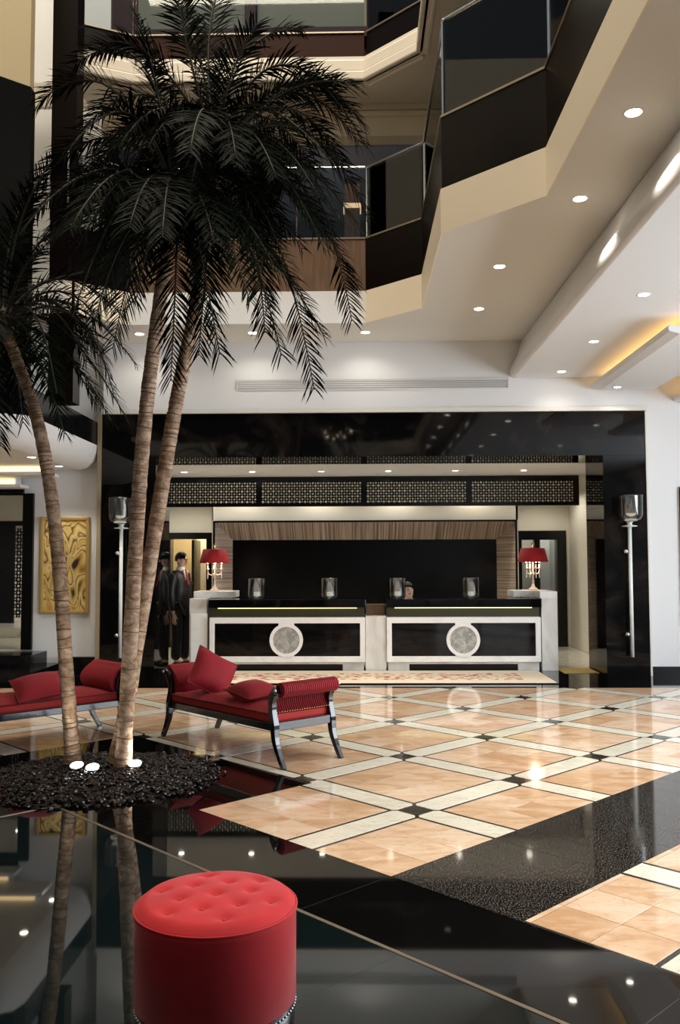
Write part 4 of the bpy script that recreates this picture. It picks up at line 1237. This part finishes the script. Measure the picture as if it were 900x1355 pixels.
# ================================================================== PALMS + GRAVEL
gx, gy, gr = -1.93, 6.62, 0.80
gravel = MB()
import itertools
ico = [(0, 0, 1), (.89, 0, .45), (.28, .85, .45), (-.72, .53, .45), (-.72, -.53, .45), (.28, -.85, .45), (.72, .53, -.45), (-.28, .85, -.45), (-.89, 0, -.45), (-.28, -.85, -.45), (.72, -.53, -.45), (0, 0, -1)]
icf = [(0, 1, 2), (0, 2, 3), (0, 3, 4), (0, 4, 5), (0, 5, 1), (1, 6, 2), (2, 7, 3), (3, 8, 4), (4, 9, 5), (5, 10, 1), (6, 7, 2), (7, 8, 3), (8, 9, 4), (9, 10, 5), (10, 6, 1), (11, 7, 6), (11, 8, 7), (11, 9, 8), (11, 10, 9), (11, 6, 10)]
for k in range(3600):
    r = gr * math.sqrt(rnd.random()) * (1 + 0.10 * math.sin(k)); a = rnd.random() * 2 * PI
    x, y = gx + r * math.cos(a) * 1.06, gy + r * math.sin(a)
    hgt = 0.055 * max(0, 1 - (r / gr) ** 2)
    s1, s2, s3 = rnd.uniform(.013, .026), rnd.uniform(.012, .022), rnd.uniform(.007, .014)
    ca, sa = math.cos(a * 7), math.sin(a * 7)
    z = hgt + rnd.uniform(.003, .014) + .004
    gravel.add([(x + (px * s1) * ca - (py * s2) * sa, y + (px * s1) * sa + (py * s2) * ca, max(0.001, z + pz * s3 + px * s3 * .4 * math.sin(k * 1.7))) for px, py, pz in ico], icf)
go = gravel.build('gravel', 'pebble'); go['kind'] = 'stuff'; tag(go, 'dark polished pebbles heaped around the palm trunks', 'gravel')
mound = MB().lathe([(0.001, 0.05), (0.3, 0.042), (0.6, 0.018), (0.76, 0.001)], 32, (gx, gy, 0), cap=False)
mo = mound.build('soil', 'soil', go, True)


def bez(p0, p1, p2, t): return p0 * (1 - t) ** 2 + p1 * 2 * t * (1 - t) + p2 * t * t


def frond_mesh(p0, ctrl, p2, seed, leaf_len=0.30):
    rr = random.Random(seed)
    N = 14
    pts = [bez(p0, ctrl, p2, k / N) for k in range(N + 1)]
    Ltot = sum((pts[k + 1] - pts[k]).length for k in range(N))
    mb = MB()
    n = max(30, int(Ltot / 0.022))
    rach = MB().tube(pts, [0.011 * (1 - 0.8 * k / N) + 0.002 for k in range(N + 1)], 5)
    for k in range(n):
        s = 0.12 + 0.88 * (k + 0.5) / n
        p = bez(p0, ctrl, p2, s)
        tan = (bez(p0, ctrl, p2, min(1, s + 0.02)) - bez(p0, ctrl, p2, s - 0.02)).normalized()
        side = tan.cross(Vector((0, 0, 1)))
        if side.length < 0.25: side = tan.cross(Vector((0.3, 1, 0)))
        side.normalize(); nrm = side.cross(tan).normalized()
        env = (math.sin(min(1, (s - 0.06) * 1.25) * PI * 0.62) ** 0.7) * (1 - 0.55 * max(0, s - 0.55) / 0.45)
        for sg in (-1, 1):
            ll = leaf_len * env * rr.uniform(0.72, 1.15)
            if ll < 0.04: ll = 0.04
            fwd = 0.55 + 0.75 * s + rr.uniform(-.28, .28)
            d = (side * sg + tan * fwd + nrm * rr.uniform(-0.15, 0.55)).normalized()
            wv = d.cross(nrm).normalized()
            w0 = 0.0072 * (0.6 + 0.4 * env) * rr.uniform(.85, 1.3)
            droop = Vector((0, 0, -1)) * ll * rr.uniform(0.10, 0.30)
            q0 = p; q1 = p + d * ll * 0.4 + droop * 0.14; q2_ = p + d * ll * 0.75 + droop * 0.5; q3 = p + d * ll + droop
            lift = nrm * 0.003
            mb.add([q0 - wv * w0 * .5, q0 + wv * w0 * .5, q1 - wv * w0 + lift, q1 + wv * w0 + lift, q2_ - wv * w0 * .75, q2_ + wv * w0 * .75, q3],
                   [(0, 1, 3, 2), (2, 3, 5, 4), (4, 5, 6)])
    return mb, rach


def palm(label, trunk_pts, r0, r1, heart, fronds, nfill, seed, size, fill_up=0.3):
    base = Vector(trunk_pts[0])
    t = thing('palm_tree', label, 'palm', tuple(base), 0, 'palms in the gravel bed')
    pts = [Vector(p) - base for p in trunk_pts]
    # resample with catmull
    fine = []
    for i in range(len(pts) - 1):
        a, b = pts[max(i - 1, 0)], pts[i]; c, d = pts[i + 1], pts[min(i + 2, len(pts) - 1)]
        for k in range(16):
            q = k / 16
            fine.append(0.5 * ((2 * b) + (c - a) * q + (2 * a - 5 * b + 4 * c - d) * q * q + (3 * b - a - 3 * c + d) * q ** 3))
    fine.append(pts[-1])
    rr = random.Random(seed)
    n = len(fine)
    rad = [(r0 + (r1 - r0) * (i / n) + (0.015 * max(0, 1 - i / 8))) * (1 + 0.07 * ((i * 0.37) % 1.0) + rr.uniform(-.035, .035)) for i in range(n)]
    MB().tube(fine, rad, 14).build('trunk', 'trunk_bark', t, True)
    rings = MB()
    tot = 0
    for i in range(1, n - 2):
        q0, q1 = fine[i], fine[i + 1]
        for f_ in (0.5,):
            if rr.random() < 0.30: continue
            c = q0.lerp(q1, f_ + rr.uniform(-.2, .2)); dirn = ((q1 - q0).normalized() + Vector((rr.uniform(-.15, .15), rr.uniform(-.15, .15), 0))).normalized()
            th = rr.uniform(.0015, .005); rings.tube([c - dirn * th, c + dirn * th], [rad[i] * 1.03, rad[i + 1] * 1.03], 14, cap=False)
    rings.build('ring_scars', 'bark_ring', t, True)['kind'] = 'stuff'
    hv = Vector(heart) - base
    MB().lathe([(0.001, -0.16), (0.06, -0.12), (0.075, 0.0), (0.05, 0.10), (0.001, 0.16)], 10, tuple(hv), cap=False).build('crown_shaft', 'rachis', t, True)
    sd = seed * 100
    def add_frond(c, tip, ll):
        nonlocal sd
        sd += 1
        p0 = hv + (c - hv).normalized() * 0.04
        mb, ra = frond_mesh(p0, c, tip, sd, ll)
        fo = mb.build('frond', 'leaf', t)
        ra.build('rachis', 'rachis', fo, True)
    for f in fronds:
        c = Vector(f[:3]) - base; tip = Vector(f[3:]) - base
        # treat listed point as on-curve mid point -> control point
        ctrl = c * 2 - (hv + tip) * 0.5
        ctrl = c * 0.45 + ctrl * 0.55
        add_frond(ctrl, tip, 0.30 * size)
    for k in range(nfill):
        az = 2 * PI * (k * 0.381966) + rr.uniform(-.3, .3)
        up = fill_up + 1.0 * ((k * 0.618) % 1.0) - 0.35
        L_ = size * rr.uniform(0.85, 1.15)
        ctrl = hv + Vector((math.cos(az) * 0.5, math.sin(az) * 0.5, up * 0.75)) * L_
        tip = hv + Vector((math.cos(az) * 0.92, math.sin(az) * 0.92, up * 0.85 - 0.75)) * L_
        add_frond(ctrl, tip, 0.29 * size)
    return t


F1 = [(-1.3, 6.3, 4.05, -1.29, 6.05, 2.86), (-1.82, 6.44, 4.49, -2.36, 6.3, 3.81), (-1.97, 6.76, 5.09, -2.65, 6.9, 4.51), (-1.89, 6.66, 5.43, -2.48, 6.7, 5.22), (-1.81, 6.74, 4.23, -2.1, 6.85, 3.36), (-1.68, 6.88, 5.77, -2.33, 7.1, 5.76), (-0.93, 6.44, 4.36, -0.54, 6.3, 3.09), (-1.71, 6.93, 4.36, -2.02, 7.2, 3.37), (-0.74, 6.52, 4.54, -0.31, 6.45, 2.87), (-1.24, 6.27, 4.38, -0.94, 6.0, 3.03), (-2.14, 6.93, 4.84, -2.79, 7.2, 4.42), (-1.23, 6.98, 5.2, -1.1, 7.3, 6.02), (-1.62, 6.22, 4.98, -1.98, 5.9, 4.44), (-1.66, 6.27, 4.38, -1.97, 6.0, 3.3), (-1.05, 7.04, 4.97, -0.46, 7.4, 4.27), (-1.54, 6.71, 5.3, -1.75, 6.8, 5.98), (-1.39, 6.19, 4.29, -1.49, 5.85, 3.36), (-1.08, 6.16, 4.38, -0.71, 5.8, 3.34)]
F2 = [(-0.6, 6.84, 5.77, 0.1, 6.8, 4.86), (-0.56, 6.74, 5.36, 0.01, 6.6, 5.27), (-0.42, 6.79, 4.9, -0.03, 6.7, 3.45), (-0.56, 7.06, 4.78, 0.01, 7.2, 3.89), (-0.43, 7.01, 5.26, 0.11, 7.1, 4.41), (-1.35, 6.79, 5.72, -1.46, 6.7, 6.53), (-1.24, 7.06, 6.01, -1.02, 7.2, 6.76), (-1.52, 6.74, 5.56, -1.87, 6.6, 5.64), (-0.96, 7.23, 5.98, -0.46, 7.5, 6.27), (-1.11, 6.62, 4.29, -1.16, 6.4, 3.12), (-1.71, 7.18, 5.63, -2.36, 7.4, 5.36), (-0.8, 6.52, 5.19, -0.16, 6.2, 4.47), (-1.37, 6.46, 5.11, -1.67, 6.1, 4.25), (-0.99, 6.57, 5.28, -0.72, 6.3, 5.58), (-0.68, 6.49, 4.76, -0.22, 6.15, 3.82), (-0.81, 6.57, 4.38, -0.66, 6.3, 3.26), (-1.5, 7.4, 5.48, -2.26, 7.8, 4.5), (-1.37, 7.18, 6.15, -1.78, 7.4, 6.7), (-0.78, 7.4, 5.54, -0.34, 7.8, 5.11), (-1.13, 6.4, 4.9, -1.21, 6.0, 3.77)]
F3 = [(-2.26, 6.69, 3.7, -1.67, 6.6, 3.1), (-2.31, 6.74, 3.51, -1.75, 6.7, 2.67), (-2.44, 6.64, 3.19, -2.18, 6.5, 2.56), (-2.64, 6.96, 4.14, -2.31, 7.1, 4.43), (-2.8, 6.91, 4.18, -2.63, 7.0, 4.75), (-2.39, 6.96, 3.98, -1.88, 7.1, 3.58), (-2.79, 6.64, 3.07, -2.66, 6.5, 2.47), (-3.12, 6.69, 3.62, -3.59, 6.6, 3.01), (-3.1, 6.91, 4.12, -3.59, 7.0, 4.35), (-2.87, 6.64, 4.2, -2.94, 6.5, 4.73), (-2.41, 6.47, 3.55, -2.14, 6.2, 2.81), (-3.12, 6.96, 3.4, -3.41, 7.1, 2.68), (-2.48, 6.42, 3.82, -2.2, 6.1, 3.82), (-2.28, 7.02, 3.71, -2.01, 7.2, 3.0), (-2.65, 6.69, 4.22, -2.33, 6.6, 4.71), (-3.18, 7.24, 3.92, -3.54, 7.6, 3.76), (-2.74, 7.24, 3.91, -2.4, 7.6, 4.16), (-2.82, 7.08, 3.48, -2.8, 7.3, 2.77)]
palm('tall palm with near upright trunk, left of the crossing pair', [(-1.78, 6.74, 0.03), (-1.74, 6.72, 0.7), (-1.68, 6.70, 1.86), (-1.64, 6.68, 2.44), (-1.58, 6.66, 3.03), (-1.49, 6.63, 3.69), (-1.39, 6.6, 4.40)], 0.058, 0.05, (-1.39, 6.6, 4.39), F1, 26, 1, 1.12)
palm('tall palm leaning right, right trunk of the crossing pair', [(-1.87, 6.88, 0.03), (-1.76, 6.88, 0.69), (-1.58, 6.88, 1.86), (-1.49, 6.88, 2.45), (-1.39, 6.89, 3.05), (-1.27, 6.89, 3.66), (-1.11, 6.9, 4.80)], 0.060, 0.05, (-1.11, 6.9, 4.87), F2, 28, 2, 1.12, 0.5)
palm('shorter palm with thin trunk leaning to the left edge', [(-2.18, 6.82, 0.03), (-2.24, 6.82, 0.7), (-2.32, 6.82, 1.63), (-2.42, 6.82, 2.34), (-2.53, 6.82, 2.81), (-2.64, 6.82, 3.11), (-2.77, 6.80, 3.45)], 0.055, 0.042, (-2.77, 6.8, 3.48), F3, 14, 3, 0.9)

for (x, y, lab, dx) in ((-2.10, 6.66, 'small uplight in the gravel at the foot of the thin trunk', -.1), (-1.965, 6.60, 'small uplight in the middle of the gravel bed', .0), (-1.68, 6.72, 'small uplight in the gravel right of the crossing trunks', -.08)):
    t = thing('uplight', lab, 'spotlight', (x, y, 0.05), 0, 'uplights in the gravel')
    MB().lathe([(0.03, -0.02), (0.045, 0.0), (0.052, 0.03), (0.054, 0.045), (0.048, 0.045)], 18, cap=False).build('housing', 'steel', t, True, rot=(0.35, 0, 0))
    MB().lathe([(0.0005, 0.046), (0.047, 0.043)], 18, cap=False).build('lens', 'uplight_lens', t, rot=(0.35, 0, 0))
    spot('uplight_lamp', (x, y - 0.01, 0.12), 16, 50, (1, 0.93, 0.8), direction=(dx, 0.12, 1), blend=0.8)

# ================================================================== PEOPLE
def skin_mesh(name, verts, edges, radii, material, parent, sub=2, root=0):
    me = bpy.data.meshes.new(name); me.from_pydata(verts, edges, [])
    o = bpy.data.objects.new(name, me); COL.objects.link(o)
    if parent is not None: o.parent = parent
    o.modifiers.new('skin', 'SKIN')
    for i, r in enumerate(radii):
        sv = me.skin_vertices[0].data[i]
        sv.radius = (r, r) if not hasattr(r, '__len__') else r
        sv.use_root = (i == root)
    o.modifiers['skin'].use_smooth_shade = True
    s = o.modifiers.new('sub', 'SUBSURF'); s.levels = sub; s.render_levels = sub
    me.materials.append(MAT[material])
    return o


def chain(e): return [(e[i], e[i + 1]) for i in range(len(e) - 1)]


def head_parts(t, hz, yaw_, hairmat='hair', x0=0.0):
    """face details; head faces +x in local frame, head centre at (x0,0,hz)"""
    hd = thing_part('face', t)
    return hd


def standing_man(label, loc, rz):
    t = thing('person', label, 'person', loc, rz)
    # joints: facing +x
    V = [(0, 0, 0.95), (0, 0, 1.10), (-0.01, 0, 1.25), (-0.015, 0, 1.38), (-0.005, 0, 1.47), (0.008, 0, 1.54), (0.025, 0, 1.60), (0.02, 0, 1.665),
         (0.072, 0, 1.562),                                           # chin
         (0.0, -0.17, 1.385), (-0.02, -0.22, 1.15), (0.02, -0.225, 0.92), (0.03, -0.22, 0.84), (0.045, -0.215, 0.76),
         (0.0, 0.17, 1.385), (-0.02, 0.22, 1.15), (0.02, 0.225, 0.92), (0.03, 0.22, 0.84), (0.045, 0.215, 0.76),
         (0.0, -0.095, 0.88), (0.015, -0.10, 0.50), (-0.02, -0.10, 0.09), (0.13, -0.11, 0.035),
         (0.0, 0.095, 0.88), (0.03, 0.10, 0.50), (0.0, 0.10, 0.09), (0.15, 0.11, 0.035)]
    E = chain([0, 1, 2, 3, 4, 5, 6, 7]) + [(6, 8), (3, 9)] + chain([9, 10, 11, 12, 13]) + [(3, 14)] + chain([14, 15, 16, 17, 18]) + [(0, 19)] + chain([19, 20, 21, 22]) + [(0, 23)] + chain([23, 24, 25, 26])
    Rr = [(.10, .15), (.10, .135), (.115, .15), (.09, .13), (.048, .048), (.046, .046), (.080, .074), (.098, .086), .036,
          .055, .042, .032, .028, .018, .055, .042, .032, .028, .018, .082, .055, .038, .03, .082, .055, .038, .03]
    body = skin_mesh('body', V, E, Rr, 'skin', t)
    # suit jacket
    Vj = [(0, 0, 0.80), (0, 0, 0.98), (0, 0, 1.14), (-0.01, 0, 1.28), (-0.015, 0, 1.41), (-0.012, 0, 1.475),
          (0.0, -0.17, 1.42), (-0.02, -0.215, 1.16), (0.02, -0.22, 0.92), (0.025, -0.218, 0.84), (0.0, 0.17, 1.42), (-0.02, 0.215, 1.16), (0.02, 0.22, 0.92), (0.025, 0.218, 0.84)]
    Ej = chain([0, 1, 2, 3, 4, 5]) + [(4, 6)] + chain([6, 7, 8, 9]) + [(4, 10)] + chain([10, 11, 12, 13])
    Rj = [(.135, .175), (.13, .17), (.125, .155), (.135, .165), (.11, .135), (.060, .070), .078, .066, .056, .050, .078, .066, .056, .050]
    jk = skin_mesh('jacket', Vj, Ej, Rj, 'suit', t)
    Vt = [(0, 0, 0.93), (0.0, -0.095, 0.86), (0.015, -0.10, 0.50), (-0.015, -0.10, 0.08), (0.0, 0.095, 0.86), (0.03, 0.10, 0.50), (0.005, 0.10, 0.08)]
    skin_mesh('trousers', Vt, [(0, 1), (1, 2), (2, 3), (0, 4), (4, 5), (5, 6)], [(.115, .16), .108, .092, .082, .108, .092, .082], 'suit', t)
    for y, dx in ((-0.105, 0), (0.105, 0.02)):
        MB().sphere((0.06 + dx, y, 0.035), 0.05, 12, 8, (2.6, 0.95, 0.85)).build('shoe', 'shoe', t, True)
    # shirt front, collar and tie (flat against the chest, facing +x)
    MB().add([(0.095, -0.055, 1.48), (0.095, 0.055, 1.48), (0.150, 0.0, 1.22), (0.06, -0.05, 1.48), (0.06, 0.05, 1.48), (0.10, 0, 1.22)], [(0, 1, 2), (3, 5, 4), (0, 2, 5, 3), (1, 4, 5, 2), (0, 3, 4, 1)]).build('shirt_front', 'shirt', jk)
    MB().lathe([(0.070, 1.455), (0.064, 1.525), (0.058, 1.525), (0.062, 1.455)], 18, (0.002, 0, 0), cap=False).build('collar', 'shirt', jk, True)
    MB().add([(0.105, -0.02, 1.485), (0.105, 0.02, 1.485), (0.153, 0.022, 1.27), (0.160, 0.0, 1.21), (0.153, -0.022, 1.27), (0.085, -0.02, 1.485), (0.085, 0.02, 1.485), (0.125, 0.022, 1.27), (0.13, 0, 1.21), (0.125, -0.022, 1.27)],
             [(0, 1, 2, 3, 4), (5, 9, 8, 7, 6), (0, 5, 6, 1), (1, 6, 7, 2), (2, 7, 8, 3), (3, 8, 9, 4), (4, 9, 5, 0)]).build('tie', 'tie', jk)
    head_bits(t, body, Vector((0.022, 0, 1.635)))
    for sy in (-1, 1): hand(t, body, Vector((0.045, sy * 0.222, 0.80)), sy)
    return t


def head_bits(t, body, c):
    # hair cap
    mb = MB(); vs = []; nu, nv = 20, 10
    for i in range(nv + 1):
        ph = PI * 0.62 * i / nv
        for k in range(nu):
            a = 2 * PI * k / nu
            lim = 1.0 if math.cos(a) < 0.3 else 0.58
            p2 = ph * lim
            vs.append((c.x - 0.012 + 0.110 * math.sin(p2) * math.cos(a), c.y + 0.088 * math.sin(p2) * math.sin(a), c.z + 0.022 + 0.108 * math.cos(p2)))
    mb.add(vs, [(i * nu + k, i * nu + (k + 1) % nu, (i + 1) * nu + (k + 1) % nu, (i + 1) * nu + k) for i in range(nv) for k in range(nu)])
    mb.build('hair', 'hair', body, True)
    MB().add([(c.x + 0.086, c.y, c.z + 0.015), (c.x + 0.118, c.y, c.z - 0.028), (c.x + 0.088, c.y - 0.017, c.z - 0.035), (c.x + 0.088, c.y + 0.017, c.z - 0.035), (c.x + 0.07, c.y, c.z)], [(0, 1, 2), (0, 3, 1), (1, 3, 2), (0, 2, 4), (0, 4, 3), (2, 3, 4)]).build('nose', 'skin', body, True)
    for sy in (-1, 1):
        MB().sphere((c.x + 0.082, c.y + sy * 0.030, c.z + 0.008), 0.010, 8, 6).build('eye', 'eye', body, True)
        MB().sphere((c.x - 0.005, c.y + sy * 0.082, c.z - 0.012), 0.028, 8, 6, (0.8, 0.4, 1.15)).build('ear', 'skin', body, True)
    MB().sphere((c.x + 0.078, c.y, c.z - 0.062), 0.020, 8, 6, (0.5, 1.1, 0.35)).build('mouth', 'tie', body, True)


def hand(t, body, w, sy):
    V = [tuple(w)]; E = []; Rd = [(0.028, 0.02)]
    V.append((w.x + 0.004, w.y, w.z - 0.06)); E.append((0, 1)); Rd.append((0.036, 0.018))
    for k, (dx, ln) in enumerate(((0.030, .065), (0.011, .078), (-0.009, .074), (-0.028, .058))):
        b = len(V)
        V += [(w.x + dx, w.y, w.z - 0.088), (w.x + dx * 1.05, w.y - sy * 0.006, w.z - 0.088 - ln * .5), (w.x + dx * 1.05 + .004, w.y - sy * 0.022, w.z - 0.088 - ln)]
        E += [(1, b), (b, b + 1), (b + 1, b + 2)]; Rd += [.0095, .009, .0075]
    b = len(V)
    V += [(w.x + 0.036, w.y - sy * 0.004, w.z - 0.035), (w.x + 0.052, w.y - sy * 0.014, w.z - 0.075)]
    E += [(0, b), (b, b + 1)]; Rd += [.011, .009]
    skin_mesh('hand', V, E, Rd, 'skin', body, 1)


standing_man('man in dark suit with red tie standing beside the left desk end', (-2.755, 13.75, 0.0008), math.radians(-25))


def seated_person(label, loc, rz):
    t = thing('person', label, 'person', loc, rz)
    V = [(0, 0, 0.50), (0, 0, 0.66), (0.0, 0, 0.82), (0.0, 0, 0.93), (0.02, 0, 1.01), (0.03, 0, 1.06), (0.04, 0, 1.14), (0.035, 0, 1.20), (0.08, 0, 1.075),
         (0.0, -0.15, 0.93), (0.06, -0.20, 0.74), (0.25, -0.15, 0.76), (0.31, -0.13, 0.77), (0.0, 0.15, 0.93), (0.06, 0.20, 0.74), (0.22, 0.12, 0.92), (0.20, 0.06, 1.0),
         (0.05, -0.09, 0.50), (0.42, -0.10, 0.50), (0.40, -0.10, 0.08), (0.52, -0.10, 0.04), (0.05, 0.09, 0.50), (0.42, 0.10, 0.50), (0.40, 0.10, 0.08), (0.52, 0.10, 0.04)]
    E = chain([0, 1, 2, 3, 4, 5, 6, 7]) + [(5, 8), (3, 9)] + chain([9, 10, 11, 12]) + [(3, 13)] + chain([13, 14, 15, 16]) + [(0, 17)] + chain([17, 18, 19, 20]) + [(0, 21)] + chain([21, 22, 23, 24])
    Rr = [(.10, .15), (.10, .13), (.105, .14), (.08, .115), .046, .055, (.09, .075), (.07, .06), .036, .05, .04, .03, .024, .05, .04, .03, .024, .08, .058, .04, .03, .08, .058, .04, .03]
    body = skin_mesh('body', V, E, Rr, 'skin', t)
    skin_mesh('jacket', [(0, 0, 0.46), (0, 0, 0.64), (0, 0, 0.82), (0, 0, 0.95), (0.0, -0.155, 0.93), (0.06, -0.205, 0.74), (0.22, -0.155, 0.76), (0.0, 0.155, 0.93), (0.06, 0.205, 0.74), (0.19, 0.14, 0.87)],
              [(0, 1), (1, 2), (2, 3), (3, 4), (4, 5), (5, 6), (3, 7), (7, 8), (8, 9)], [(.12, .17), (.115, .15), (.12, .16), (.09, .12), .065, .055, .045, .065, .055, .045], 'suit', t)
    skin_mesh('trousers', [(0, 0, .50), (.06, -.09, .50), (.42, -.10, .50), (.40, -.10, .09), (.06, .09, .50), (.42, .10, .50), (.40, .10, .09)], [(0, 1), (1, 2), (2, 3), (0, 4), (4, 5), (5, 6)], [(.12, .16), .095, .072, .055, .095, .072, .055], 'suit', t)
    head_bits(t, body, Vector((0.04, 0, 1.15)))
    return t


seated_person('dark haired receptionist seated behind the right desk beside a candle vase', (0.80, 14.25, 0.0008), math.radians(-70))
ch = thing('office_chair', 'dark office chair hidden behind the right reception desk', 'chair', (0.80, 14.25, 0.0008), math.radians(-70))
MB().box(-0.22, 0.26, -0.23, 0.23, 0.33, 0.40).build('seat', 'lacquer_black', ch, bevel=0.02)
MB().box(-0.27, -0.21, -0.20, 0.20, 0.45, 0.85).build('backrest', 'lacquer_black', ch, bevel=0.02)
MB().tube([(-.24, 0, .36), (-.24, 0, .46)], .02, 8).build('back_support', 'steel', ch)
MB().tube([(0, 0, 0.06), (0, 0, 0.33)], 0.025, 10).build('column', 'steel', ch)
for k in range(5):
    a = k * 2 * PI / 5
    MB().tube([(0, 0, 0.07), (0.26 * math.cos(a), 0.26 * math.sin(a), 0.03)], [0.022, 0.03], 8).build('leg', 'lacquer_black', ch)
